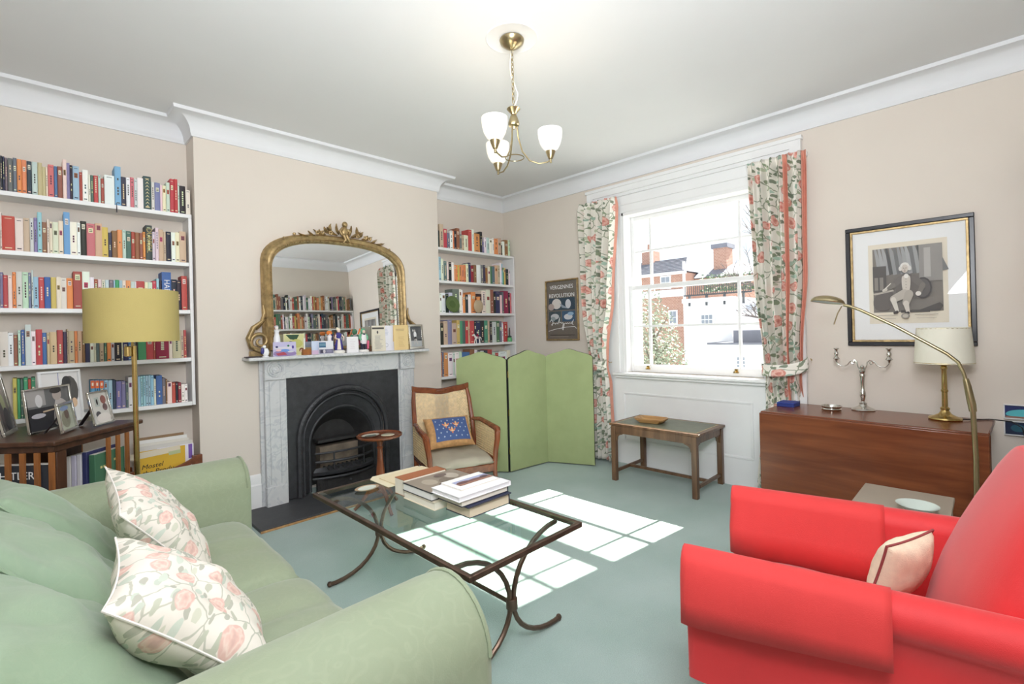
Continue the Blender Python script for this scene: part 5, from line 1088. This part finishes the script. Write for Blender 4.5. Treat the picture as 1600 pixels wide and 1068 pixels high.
for k, (lab, y, h, c, x0, x1, z0) in enumerate((('front magazine with a yellow cover and handwritten title in the rack', -.005, .475, (222, 178, 60), -.165, .10, .101), ('white magazine with violet spine at the right of the rack', .012, .478, (232, 228, 236), -.05, .152, .101), ('pale grey magazine just behind the yellow one in the rack', .028, .50, (214, 210, 204), -.165, .145, .101), ('ivory magazine in the middle of the rack', .046, .515, (226, 222, 212), -.165, .13, .101), ('white magazine second from the back of the rack', .064, .535, (234, 232, 228), -.165, .125, .101), ('brown edged folder at the back of the rack', .084, .55, (150, 122, 92), -.165, .11, .101))):
    o = thing('magazine', lab, 'magazine', (.62+(x0+x1)/2, 3.93+y, z0), 0, 'magazines in the wooden rack'); w = (x1-x0)/2
    G(S(*c)).box(-w, w, -.0025, .0025, 0, h).obj('cover', 'print', o); G(S(236, 232, 224)).box(-w+.002, w-.002, .003, .010, 0, h-.003).obj('pages', 'print', o)
    if k == 0:
        m_ = Matrix.Translation((0, -.0032, 0)) @ Matrix.Rotation(PI/2, 4, 'X') @ Matrix.Rotation(.06, 4, 'Z')
        text('title_lettering', 'o Mostel', .042, 'black', o, m_ @ Matrix.Translation((-.045, .375, 0)), shear=.3); text('title_lettering', 'the Produ', .042, 'black', o, m_ @ Matrix.Translation((.0, .335, 0)), shear=.3)
        art('cover_print', m_ @ Matrix.Translation((0, h-.03, 0)), 2*w, .06, [(('r', 0, .35, 1, 1), (226, 214, 190)), (('r', .75, .1, 1, .5), (190, 196, 150))], o)
    if k == 1: G(S(126, 92, 176)).box(w-.030, w-.008, -.0034, -.0026, h-.10, h-.004).obj('violet_spine', 'print', o)

# ================================================================== mirror over the fireplace
TILT = math.radians(-1.95)          # leans back against the wall
mi = thing('overmantel_mirror', 'gilt arched overmantel mirror with carved crest on the mantelpiece', 'mirror', (1.848, 3.914, 1.152))
def MP(x, z, y=0): return Vector((x, y+(z)*math.tan(-TILT)*1.0-.030, z))
W2, ZS, ZTOP = .625, .70, .985
def outline(w, zs, zt, z0, n=14, p=2.6):
    P = [(-w, z0)]
    for k in range(2*n+1):
        a = PI-PI*k/(2*n); c, s = math.cos(a), math.sin(a)
        P.append((w*abs(c)**(2/p)*(1 if c > 0 else -1), zs+(zt-zs)*abs(s)**(2/p)))
    P.append((w, z0)); return P
def ringz(w, zs, zt, y, z0=.045): return [MP(x, z, y) for x, z in outline(w, zs, zt, z0)]
g = G(); secs = [(.0, .03), (.006, -.012), (.02, -.022), (.034, -.014), (.044, -.012), (.056, -.022), (.068, -.016), (.078, .004), (.078, .02)]
g.loft([ringz(W2-d, ZS-.01-d*.4, ZTOP-d, y) for d, y in secs], closed=False, caps=False); g.obj('gilt_frame', 'gilt', mi, ang=50)
g = G(); P = ringz(W2-.076, ZS-.03, ZTOP-.075, .006); g.f([g.v(p) for p in P]); mo = g.obj('mirror_glass', 'mirror', mi)
g = G(); P = ringz(W2-.005, ZS-.01, ZTOP-.005, .022); g.f([g.v(p) for p in P]); g.obj('back_board', 'dark', mi)
G().box(-.55, .55, -.052, -.02, .03, .055).obj('bottom_rail', 'gilt', mi, bev=.005)
g = G(); Q = outline(W2-.062, ZS-.03, ZTOP-.062, .05, 30)
L_ = 0; last = None
for a, b_ in zip(Q, Q[1:]):
    va, vb = Vector((a[0], a[1])), Vector((b_[0], b_[1])); n = max(1, int((vb-va).length/.022))
    for i in range(n): p = va.lerp(vb, i/n); g.ball(MP(p.x, p.y, -.024), (.006, .006, .009), 6)
g.obj('bead_border', 'gilt', mi)['kind'] = 'stuff'
def leaf(g, x, z, ang, L, w, cu=.3):
    c, s = math.cos(ang), math.sin(ang); rows_ = []
    for k in range(7):
        t = k/6; u = t*L; v_ = cu*L*t*t; hw_ = w*math.sin(PI*min(1, t*.9+.08)); cxx, czz = x+c*u-s*v_, z+s*u+c*v_
        nx, nz_ = -s-c*2*cu*t, c-s*2*cu*t; q = math.hypot(nx, nz_); nx, nz_ = nx/q, nz_/q
        rows_.append([MP(cxx+nx*hw_, czz+nz_*hw_, -.02), MP(cxx, czz, -.034-.01*math.sin(PI*t)), MP(cxx-nx*hw_, czz-nz_*hw_, -.02), MP(cxx, czz, -.012)])
    g.loft(rows_)
cz = ZTOP
pu = G(); pu.ball(MP(.03, cz+.035, -.03), (.038, .026, .045), 12); pu.ball(MP(.036, cz+.098, -.03), (.024, .022, .026), 12)
pu.tube([MP(.01, cz+.06, -.04), MP(-.02, cz+.03, -.05), MP(.0, cz+.0, -.05)], [.014, .012, .009], 8); pu.tube([MP(.055, cz+.055, -.04), MP(.075, cz+.03, -.045), MP(.06, cz+.0, -.05)], [.014, .012, .009], 8)
pu.tube([MP(.02, cz+.0, -.04), MP(.03, cz-.035, -.05), MP(.015, cz-.06, -.04)], [.018, .013, .008], 8); pu.tube([MP(.045, cz, -.04), MP(.055, cz-.03, -.05), MP(.07, cz-.05, -.045)], [.018, .013, .008], 8)
pu.obj('carved_putto', 'gilt', mi, ang=60)
g = G()
for s in (-1, 1):
    o_ = .03
    for x, z, a, L2, w in ((.045, .01, 1.0, .085, .013), (.06, .0, .25, .10, .014), (.115, .015, 1.25, .075, .017), (.13, .015, .5, .06, .018), (.16, -.0, -.05, .10, .013), (.20, .0, .9, .04, .012), (.25, -.01, .2, .06, .010), (.30, -.012, -.15, .08, .010)):
        leaf(g, o_+s*x, cz+z-.25*x*x, a if s > 0 else PI-a, L2, w, .35*s)
    for x in (.12, .19, .23): 
        for k in range(5): a = k*2*PI/5; g.ball(MP(o_+s*x+.012*math.cos(a), cz+.015-.25*x*x+.012*math.sin(a), -.034), (.010, .008, .010), 6)
    g.ball(MP(s*.38, cz-.03, -.02), (.014, .01, .012), 8); g.ball(MP(s*.46, cz-.07, -.02), (.010, .008, .010), 8)
g.obj('carved_foliage', 'gilt', mi, ang=60)
for s in (-1, 1):
    g = G(); x0 = s*(W2+.025); pts = []
    for k in range(40): a = -PI/2+k*.24; r_ = .074*(1-k/48); pts.append(MP(x0+s*(.005)+s*-1*r_*math.cos(a+PI), .115+r_*math.sin(a), -.02))
    g.tube(pts, [.017*(1-k/70) for k in range(40)], 8); pts2 = [MP(x0-s*.005, .05, -.02), MP(x0+s*.07, .075, -.02), MP(x0+s*.085, .14, -.02), MP(x0+s*.05, .215, -.02), MP(x0-s*.01, .26, -.02), MP(x0-s*.03, .33, -.02), MP(x0-s*.022, .385, -.02)]
    g.tube(pts2, [.014, .018, .02, .019, .015, .011, .006], 8); leaf(g, x0+s*.03, .20, PI/2+s*.5, .12, .014, .2*s)
    g.obj('side_scroll', 'gilt', mi, ang=60)
    G().box(s*W2-.07+s*.03, s*W2+.07+s*.03, -.055, -.005, .004, .045).obj('plinth', 'gilt', mi, bev=.005)

# ================================================================== on the mantelpiece
MZ = 1.1505
def card(name, label, x, w, h, col, shapes, y=3.815, lean=.05, fold=True, cat='card', group='cards on the mantelpiece', rz=0):
    o = thing(name, label, cat, (x, y-.012, MZ), rz, group); m = frame_m((0, 0, 0), (1, 0, 0), (0, math.sin(lean), math.cos(lean)), (0, -math.cos(lean), math.sin(lean)))
    G(S(*col)).box(-w/2, w/2, 0, h, -.0008, .0008, m).obj('front_leaf', 'print', o)
    m2 = frame_m((0, 2*h*math.sin(lean)+.001, 0), (1, 0, 0), (0, -math.sin(lean), math.cos(lean)), (0, -math.cos(lean), -math.sin(lean)))
    G(S(*col)).box(-w/2, w/2, 0, h, -.0006, .0006, m2).obj('back_leaf', 'print', o)
    if shapes: art('printed_front', m @ Matrix.Translation((0, h/2, .0009)), w, h, shapes, o)
    return o
INK = (150, 146, 150)
card('greeting_card', 'blue and lilac harbour scene card at the left of the mantelpiece', 1.338, .165, .107, (214, 210, 232), [(('r', 0, 0, 1, 1), (196, 190, 222)), ([(0, 0), (1, 0), (1, .3), (.5, .42), (0, .36)], (150, 130, 176)), (('r', .05, .5, .85, .66), (216, 212, 224)), (('e', .5, .4, .2, .1), (110, 150, 214)), ([(.1, .2), (.45, .3), (.6, .1), (.2, .05)], (172, 76, 90)), (('e', .75, .3, .14, .06), (206, 206, 216)), (('r', .1, .6, .2, .72), (60, 60, 110)), (('e', .85, .62, .05, .12), (86, 70, 150)), (('e', .22, .42, .12, .07), (240, 200, 200)), (('e', .65, .72, .05, .07), (60, 120, 90))], 3.80)
card('greeting_card', 'painted card of a figure in a green garden behind the harbour card', 1.422, .155, .168, (222, 214, 178), [(('r', .03, .03, .97, .97), (206, 204, 150)), ([(.1, .95), (.75, .95), (.6, .7), (.3, .75)], (56, 84, 62)), (('e', .6, .55, .3, .2), (188, 186, 110)), (('e', .32, .56, .13, .1), (40, 50, 60)), (('e', .34, .52, .1, .09), (236, 160, 110)), (('e', .84, .24, .12, .1), (120, 66, 52)), (('e', .85, .2, .08, .08), (236, 214, 190))], 3.835)
o = thing('candle_box', 'small wooden box with a white candle beside the painted card', 'candle', (1.507, 3.82, MZ)); G().box(-.035, .035, -.02, .02, 0, .045).obj('box_base', 'slatw', o, bev=.002); G().lathe([(.0055, .045), (.0055, .13), (0, .133)], (-.012, 0, 0), 10).obj('candle', 'white', o)
card('greeting_card', 'narrow pale blue card between the candle and the monument postcard', 1.583, .062, .106, (206, 212, 232), [(('r', 0, 0, 1, .3), (216, 190, 214)), (('r', 0, .3, 1, 1), (206, 216, 236))], 3.83)
card('postcard', 'postcard of a white building and crowd in the middle of the mantelpiece', 1.658, .118, .104, (226, 226, 234), [(('r', .02, .48, .48, .9), (64, 104, 140)), (('r', .05, .62, .46, .82), (110, 146, 166)), (('r', .02, .38, .5, .5), (226, 226, 230)), (('r', .02, .04, .98, .36), (120, 118, 140)), (('e', .2, .2, .1, .12), (70, 66, 84)), (('e', .35, .2, .08, .14), (206, 200, 206)), (('e', .7, .2, .2, .12), (140, 136, 160))], 3.808)
card('invitation', 'small white invitation card between the two figurines', 1.881, .100, .132, (240, 238, 240), lines(6, .25, .75, .2, .85, (206, 190, 194), .012, 2), 3.80)
card('printed_notice', 'cream printed notice with a dark heading on the mantelpiece', 2.128, .128, .222, (226, 218, 200), [(('r', .03, .86, .92, .93), (84, 80, 78)), (('e', .42, .74, .06, .06), (90, 84, 84))]+lines(11, .15, .8, .08, .62, INK, .012, 5), 3.81)
card('letter_card', 'white letter card with a small round crest beside the cream notice', 2.235, .104, .222, (234, 232, 240), lines(5, .1, .5, .6, .88, (170, 170, 200), .012, 6)+[(('e', .24, .22, .17, .08), (170, 170, 180)), (('e', .24, .22, .14, .066), (234, 232, 240))], 3.828)
card('buff_envelope', 'buff yellow printed card at the right of the mantelpiece', 2.352, .150, .226, (234, 206, 150), lines(2, .12, .8, .74, .86, (150, 120, 96), .016, 3)+lines(7, .3, .75, .12, .55, (200, 170, 120), .012, 4), 3.812)
photo_frame('photo_frame', 'silver frame with black and white photograph of a footballer on the mantelpiece', (2.43, 3.785, MZ), (2.60, 3.81, MZ), .228, .10, [(('r', 0, 0, 1, 1), (96, 96, 98)), (('r', 0, 0, 1, .3), (176, 178, 180)), (('e', .45, .8, .06, .05), (186, 176, 170)), (('e', .3, .8, .06, .06), (206, 204, 200)), (('e', .45, .6, .13, .16), (232, 232, 232)), (('e', .45, .42, .1, .08), (40, 40, 42)), ([(.38, .4), (.28, .12), (.36, .1), (.46, .38)], (190, 184, 180)), ([(.46, .4), (.56, .12), (.64, .12), (.54, .4)], (190, 184, 180)), (('r', .7, .3, 1, .36), (60, 60, 62))], .020, 'silver', None)
def figurine(label, x, y, parts, cat='figurine', rz=0, name='china_figurine', group=None):
    o = thing(name, label, cat, (x, y, MZ), rz, group)
    for n, c, fn in parts:
        g = G(S(*c)); fn(g); g.obj(n, 'gloss', o, ang=60)
    return o
figurine('china figurine of a lady in a dark blue dress with white apron', 1.772, 3.815, [
    ('base', (240, 236, 228), lambda g: g.lathe([(0, 0), (.046, 0), (.05, .008), (.044, .022), (.03, .026), (0, .026)], n=20)),
    ('dress', (66, 62, 140), lambda g: g.lathe([(.036, .024), (.034, .06), (.026, .10), (.016, .122), (.021, .14), (.026, .155), (.015, .166), (0, .168)], n=18, m=Matrix.Diagonal((1, .75, 1, 1)))),
    ('apron', (240, 226, 214), lambda g: g.prism([(-.026, -.03, .03), (.004, -.033, .03), (.0, -.02, .12), (-.014, -.02, .12)], (0, .006, 0))),
    ('arms', (238, 210, 194), lambda g: (g.tube([(-.024, 0, .15), (-.036, -.012, .125), (-.02, -.026, .115)], [.007, .006, .005], 6), g.tube([(.024, 0, .15), (.038, -.01, .13), (.03, -.022, .10)], [.007, .006, .005], 6))),
    ('head', (242, 222, 206), lambda g: g.ball((0, -.002, .185), (.013, .014, .017), 10)),
    ('hair', (250, 240, 214), lambda g: (g.ball((0, .003, .193), (.016, .016, .014), 10), g.ball((-.008, .008, .206), (.009, .009, .007), 8)))])
figurine('china figurine with a bright orange bonnet standing beside the lady figurine', 1.70, 3.828, [
    ('base', (240, 238, 236), lambda g: g.lathe([(0, 0), (.03, 0), (.03, .012), (0, .014)], n=16)),
    ('gown', (236, 230, 232), lambda g: g.lathe([(.028, .012), (.022, .07), (.014, .12), (.02, .14), (.012, .15), (0, .15)], n=16)),
    ('head', (240, 220, 206), lambda g: g.ball((0, -.004, .163), (.012, .012, .014), 10)),
    ('bonnet', (232, 128, 56), lambda g: g.ball((0, .003, .168), (.026, .020, .018), 12))])
figurine('china figurine of a man in white waistcoat and green hooded coat', 1.99, 3.815, [
    ('base', (240, 236, 232), lambda g: g.lathe([(0, 0), (.044, 0), (.046, .01), (.04, .02), (0, .022)], n=18, m=Matrix.Diagonal((1, .8, 1, 1)))),
    ('boots', (52, 50, 70), lambda g: (g.tube([(-.016, 0, .02), (-.015, 0, .075)], [.012, .014], 8), g.tube([(.014, -.004, .02), (.013, 0, .075)], [.012, .014], 8))),
    ('breeches', (236, 230, 232), lambda g: g.lathe([(.026, .068), (.03, .10), (.026, .13), (.022, .15), (0, .152)], n=16, m=Matrix.Diagonal((1, .75, 1, 1)))),
    ('coat', (108, 176, 136), lambda g: (g.tube([(-.02, .004, .15), (-.034, -.002, .125), (-.03, -.012, .10)], [.013, .012, .008], 8), g.tube([(.02, .004, .15), (.034, -.002, .125), (.03, -.012, .10)], [.013, .012, .008], 8), g.ball((0, .006, .178), (.024, .016, .026), 12))),
    ('head', (232, 204, 190), lambda g: g.ball((0, -.010, .172), (.013, .012, .016), 10)),
    ('cravat', (60, 56, 84), lambda g: g.ball((0, -.012, .150), (.012, .01, .008), 8)),
    ('cloak', (226, 110, 140), lambda g: g.prism([(.034, .0, .02), (.05, .0, .03), (.054, .0, .09), (.034, .0, .11)], (0, .014, 0))),
    ('feather', (232, 128, 66), lambda g: g.prism([(-.05, .006, .15), (-.03, .006, .20), (-.018, .006, .202), (-.036, .006, .155)], (0, .006, 0)))])
figurine('small white china bird painted blue at the left end of the mantelpiece', 1.196, 3.79, [
    ('bird_body', (238, 238, 240), lambda g: (g.ball((.008, 0, .035), (.024, .016, .034), 12), g.lathe([(0, 0), (.024, 0), (.022, .008), (0, .01)], (.006, 0, 0), 14))),
    ('bird_head', (242, 242, 244), lambda g: (g.ball((-.002, -.004, .076), (.012, .012, .013), 10), g.tube([(-.012, -.008, .076), (-.026, -.010, .072)], [.004, .001], 6))),
    ('wing', (66, 66, 130), lambda g: (g.ball((-.016, -.006, .046), (.014, .010, .026), 10),))], name='china_bird')
figurine('white china figurine rising behind the harbour card', 1.296, 3.829, [
    ('gown', (236, 236, 242), lambda g: g.lathe([(0, 0), (.027, 0), (.026, .10), (.023, .14), (.014, .175), (.02, .19), (.01, .20), (0, .2)], n=18)),
    ('head', (240, 232, 228), lambda g: g.ball((0, 0, .214), (.014, .014, .017), 10)), ('hair', (206, 200, 206), lambda g: g.ball((0, .004, .222), (.016, .016, .012), 10))])
tag(G(S(70, 60, 66)).box(-.05, .05, -.035, .035, 0, .008).obj('dark_coaster', 'book', loc=(1.125, 3.815, MZ)), 'thin dark coaster on the left end of the mantelpiece', 'coaster')
tag(G(S(96, 66, 48)).box(-.016, .016, -.012, .012, 0, .05).obj('small_wooden_box', 'book', loc=(2.052, 3.83, MZ), bev=.002), 'tiny dark wooden box between the man figurine and cream notice', 'box')

# ================================================================== pictures on the window wall
def wall_picture(name, label, y0, y1, z0, z1, fw_, mat, inner, inmat, shapes, pad, paper, tilt=0, cat='picture'):
    yc, zc = (y0+y1)/2, (z0+z1)/2; o = thing(name, label, cat, (XW-.001, yc, zc)); w, h = y1-y0, z1-z0
    m = frame_m((-.002, 0, 0), (0, -1, 0), (0, 0, 1), (-1, 0, 0)) 
    for r_ in ((-w/2, w/2, -h/2, -h/2+fw_), (-w/2, w/2, h/2-fw_, h/2), (-w/2, -w/2+fw_, -h/2+fw_, h/2-fw_), (w/2-fw_, w/2, -h/2+fw_, h/2-fw_)): G().box(*r_, 0, .022, m).obj('frame', mat, o, bev=.004)
    if inner:
        a, b = w/2-fw_, h/2-fw_
        for r_ in ((-a, a, -b, -b+inner), (-a, a, b-inner, b), (-a, -a+inner, -b+inner, b-inner), (a-inner, a, -b+inner, b-inner)): G().box(*r_, 0, .016, m).obj('inner_slip', inmat, o, bev=.002)
    k = fw_+inner; G(S(*paper)).box(-w/2+k-.002, w/2-k+.002, -h/2+k-.002, h/2-k+.002, .001, .004, m).obj('mount', 'print', o)
    art('print', m @ Matrix.Translation((pad[0], pad[1], .0045)), pad[2], pad[3], shapes, o)
    G().box(-w/2+k-.001, w/2-k+.001, -h/2+k-.001, h/2-k+.001, .0115, .0125, m).obj('picture_glass', 'pglass', o); return o, m
rg = random.Random(3); dr = [(('r', 0, 0, 1, 1), (228, 218, 200)), (('r', .06, .14, .94, .94), (128, 122, 116))]
for k in range(16): x = .08+.05*k; dr.append(([(x, .94), (x+.03, .94), (x+.10+.1*rg.random(), .62), (x+.05, .60)], tuple([rg.randint(92, 176)]*3)))
dr += [(('r', .66, .5, .94, .94), (150, 146, 142)), (('r', .72, .55, .8, .9), (180, 176, 172)), (('r', .06, .4, .24, .72), (96, 92, 90)), (('r', .08, .42, .13, .58), (140, 134, 128)), (('r', .15, .42, .2, .58), (140, 134, 128)), ([(.06, .36), (.3, .4), (.34, .36), (.3, .16), (.06, .16)], (110, 104, 100)), ([(.06, .38), (.32, .42), (.34, .40), (.08, .36)], (186, 178, 168))
    ]
def limb(x0, y0, x1, y1, a, b_, c):
    d_ = math.hypot(x1-x0, y1-y0); px, py = -(y1-y0)/d_, (x1-x0)/d_
    return [([(x0+px*a, y0+py*a), (x1+px*b_, y1+py*b_), (x1-px*b_, y1-py*b_), (x0-px*a, y0-py*a)], c), (('e', x0, y0, a, a), c), (('e', x1, y1, b_, b_), c)]
dr += [(('e', .70, .42, .11, .13), (84, 80, 80)), (('e', .70, .42, .09, .11), (104, 100, 98)), (('r', .42, .13, .78, .16), (92, 88, 86)), ([(.6, .14), (.9, .24), (.94, .2), (.9, .14)], (90, 86, 84))]
dr += [([(.36, .38), (.37, .5), (.42, .585), (.50, .60), (.58, .585), (.65, .52), (.66, .40), (.62, .28), (.56, .34), (.44, .33), (.38, .26)], (112, 106, 102))]
dr += limb(.42, .545, .33, .47, .042, .034, (122, 116, 112))+limb(.33, .47, .235, .425, .032, .022, (130, 124, 118))+limb(.235, .425, .20, .412, .02, .016, (214, 206, 196))
dr += limb(.60, .54, .70, .45, .044, .036, (118, 112, 108))+limb(.70, .45, .66, .37, .034, .028, (126, 120, 114))+[(('e', .645, .355, .035, .028), (224, 218, 210))]
dr += [([(.44, .57), (.47, .585), (.53, .585), (.555, .56), (.55, .45), (.53, .37), (.46, .37), (.44, .46)], (204, 196, 186)), (('e', .50, .575, .03, .028), (232, 228, 222))]
for k in range(5): dr.append((('e', .495, .54-.035*k, .006, .006), (150, 144, 136)))
dr += limb(.47, .36, .33, .30, .055, .045, (186, 178, 168))+limb(.33, .29, .375, .15, .036, .022, (214, 208, 198))+limb(.375, .14, .34, .13, .018, .014, (70, 66, 66))
dr += limb(.53, .35, .49, .25, .055, .046, (176, 168, 158))+limb(.49, .24, .515, .135, .036, .022, (208, 200, 190))+limb(.515, .125, .48, .118, .018, .014, (70, 66, 66))
dr += [(('e', .487, .69, .06, .052), (226, 222, 216)), (('e', .43, .668, .022, .03), (216, 212, 206)), (('e', .545, .668, .022, .03), (216, 212, 206)), (('e', .487, .665, .042, .052), (206, 196, 186)), (('e', .472, .672, .007, .005), (90, 84, 82)), (('e', .502, .672, .007, .005), (90, 84, 82)), (('e', .487, .655, .006, .012), (178, 166, 156)), (('e', .487, .636, .013, .004), (150, 120, 112))]
dr += [([(.20, .42), (.30, .50), (.31, .495), (.215, .412)], (226, 220, 210)), (('e', .48, .09, .055, .035), (150, 144, 136)), (('e', .48, .09, .035, .022), (190, 182, 170))]
dr += [(('r', .12, .10, .38, .108), (180, 170, 158)), (('r', .6, .10, .88, .108), (180, 170, 158)), (('r', .15, .06, .36, .066), (190, 180, 168)), (('r', .62, .06, .86, .066), (190, 180, 168))]
wall_picture('framed_engraving', 'large black framed engraving of a seated man above the drop-leaf table', .066, .716, 1.137, 1.942, .026, 'black', .014, 'gilt', dr, (.0, .01, .40, .53), (236, 236, 236))
ps = [(('r', 0, 0, 1, 1), (116, 108, 100)), (('r', .06, .50, .92, .71), (58, 74, 88)), (('e', .32, .61, .16, .09), (214, 208, 204)), (('e', .14, .56, .10, .06), (176, 160, 156)), (('e', .70, .60, .09, .08), (206, 206, 212)), ([(.42, .62), (.6, .56), (.7, .52), (.5, .54)], (150, 160, 176)), (('r', .06, .30, .46, .48), (70, 84, 92)), (('r', .50, .30, .92, .48), (66, 92, 120)), (('e', .26, .39, .14, .05), (200, 200, 204)), (('e', .2, .35, .08, .04), (150, 160, 164)), (('e', .70, .38, .14, .05), (206, 206, 210)), (('e', .78, .43, .1, .03), (150, 180, 206)), (('r', .08, .06, .9, .075), (84, 78, 74)), (('r', .08, .035, .7, .045), (150, 142, 132))]
o, m = wall_picture('framed_poster', 'small gilt framed dark poster between the right alcove and left curtain', 3.046, 3.496, 1.181, 1.834, .016, 'gilt', 0, None, ps, (0, 0, .418, .621), (116, 108, 100), cat='poster')
mt = m @ Matrix.Translation((0, 0, .0112))
text('poster_lettering', 'VERGENNES', .060, 'white', o, mt @ Matrix.Translation((.0, .245, 0)), sx=.98); text('poster_lettering', 'REVOLUTION', .060, 'white', o, mt @ Matrix.Translation((.0, .155, 0)), sx=.95)
for k, (yy) in enumerate((.214, .186)): text('poster_lettering', 'CHARLES GRAVIER AND THE AGE OF' if False else '- - - - - - - - -', .03, 'black', o, mt @ Matrix.Translation((0, yy, 0)))
g = G(); sig = [(-.17, -.125), (-.15, -.10), (-.125, -.125), (-.14, -.165), (-.15, -.155), (-.11, -.135), (-.09, -.15), (-.075, -.135), (-.06, -.15), (-.03, -.08), (-.035, -.14), (-.015, -.13), (-.005, -.145), (.01, -.135), (.02, -.145), (.0, -.20), (.012, -.215), (.03, -.15), (.05, -.14), (.06, -.15), (.075, -.138), (.09, -.15), (.105, -.138), (.12, -.15), (.16, -.105), (.135, -.15), (.15, -.16)]
g.tube([mt @ Vector((x, y, .0005)) for x, y in sig], .0035, 5); g.tube([mt @ Vector(p) for p in ((-.19, -.225, .0005), (-.1, -.205, .0005), (.05, -.185, .0005), (.17, -.18, .0005), (.19, -.20, .0005))], .003, 5); g.obj('signature', 'white', o)
wall_picture('painted_panel', 'small panel with a turquoise sea scene behind the red armchair', -.15, -.034, .715, .80, .006, 'white', 0, None, [(('r', 0, 0, 1, 1), (44, 54, 110)), ([(0, .12), (1, .12), (1, .72), (.5, .70), (.05, .5)], (92, 190, 200)), (('r', 0, 0, 1, .14), (150, 110, 96))], (0, 0, .102, .072), (44, 54, 110), cat='picture')
wall_picture('painted_panel', 'lower dark teal panel under the turquoise sea panel behind the red armchair', -.15, -.034, .62, .705, .006, 'white', 0, None, [(('r', 0, 0, 1, 1), (30, 44, 74)), (('e', .5, .5, .3, .3), (40, 90, 110))], (0, 0, .102, .072), (30, 44, 74), cat='picture')

# ================================================================== chandelier
cd = thing('chandelier', 'antique brass three armed ceiling light with white glass shades', 'ceiling light', (1.83, 1.795, ZC-.004))
def zz(z): return z-(ZC-.004)
G().lathe([(0, 0), (.062, 0), (.066, -.006), (.062, -.02), (.045, -.036), (.02, -.05), (.01, -.056), (0, -.058)], n=32).obj('ceiling_plate', 'abrass', cd)
for i in range(11):
    z0 = zz(2.80-.026*i); m = Matrix.Translation((0, 0, z0-.014)) @ Matrix.Rotation(PI/2*(i % 2), 4, 'Z')
    G().tube([m @ Vector((.007*math.cos(k*PI/6), 0, .018*math.sin(k*PI/6))) for k in range(12)], .0022, 5, True).obj('chain_link', 'abrass', cd)
G().tube([(0, .004, zz(2.81)), (-.012, .006, zz(2.72)), (-.006, .006, zz(2.66)), (.012, .0, zz(2.62)), (.026, -.01, zz(2.57)), (.018, -.008, zz(2.53)), (0, 0, zz(2.49))], .003, 6).obj('flex', 'shade_w', cd)
G().lathe([(0, zz(2.492)), (.034, zz(2.486)), (.036, zz(2.482)), (.016, zz(2.458)), (.014, zz(2.452)), (.020, zz(2.44)), (.028, zz(2.415)), (.030, zz(2.40)), (.027, zz(2.393)), (.010, zz(2.388)), (.006, zz(2.375)), (0, zz(2.372))], n=24).obj('hub', 'abrass', cd)
G().tube([(.05*math.cos(k*PI/14), .05*math.sin(k*PI/14), zz(2.222)) for k in range(28)], .0028, 6, True).obj('ring', 'abrass', cd)
e1 = Vector((.70, -.715, 0)); e2 = Vector((.715, .70, 0))
for k, (a, mt_) in enumerate(((0, 'opal2'), (2*PI/3, 'opal'), (-2*PI/3, 'opal'))):
    d = e1*math.cos(a)+e2*math.sin(a)
    P = [d*.016+Vector((0, 0, zz(2.40))), d*.022+Vector((0, 0, zz(2.33))), d*.042+Vector((0, 0, zz(2.255))), d*.08+Vector((0, 0, zz(2.205))), d*.13+Vector((0, 0, zz(2.188))), d*.175+Vector((0, 0, zz(2.195))), d*.19+Vector((0, 0, zz(2.205)))]
    ar = G().tube(P, .0042, 8).obj('arm', 'abrass', cd); c = d*.192
    G().lathe([(0, zz(2.188)), (.006, zz(2.19)), (.006, zz(2.21)), (.012, zz(2.212)), (.026, zz(2.248)), (.026, zz(2.252)), (.012, zz(2.252))], c, 20).obj('shade_holder', 'abrass', ar)
    prof = [(.022, 2.25), (.040, 2.263), (.055, 2.29), (.063, 2.32), (.066, 2.35), (.0655, 2.365), (.063, 2.365), (.060, 2.32), (.05, 2.285), (.035, 2.262)]
    G().lathe([(r_, zz(z)) for r_, z in prof], c, 28).obj('glass_shade', mt_, ar)
    G().ball(Vector((0, 0, zz(2.30)))+c, (.02, .02, .03), 10).obj('bulb', 'opal', ar)
    ld = bpy.data.lights.new('bulb_light', 'POINT'); ld.energy = .8; ld.color = (1, .86, .68); ld.shadow_soft_size = .03; lo = bpy.data.objects.new('bulb_light', ld); COL.objects.link(lo); lo.location = Vector((1.83, 1.795, 2.385))+c
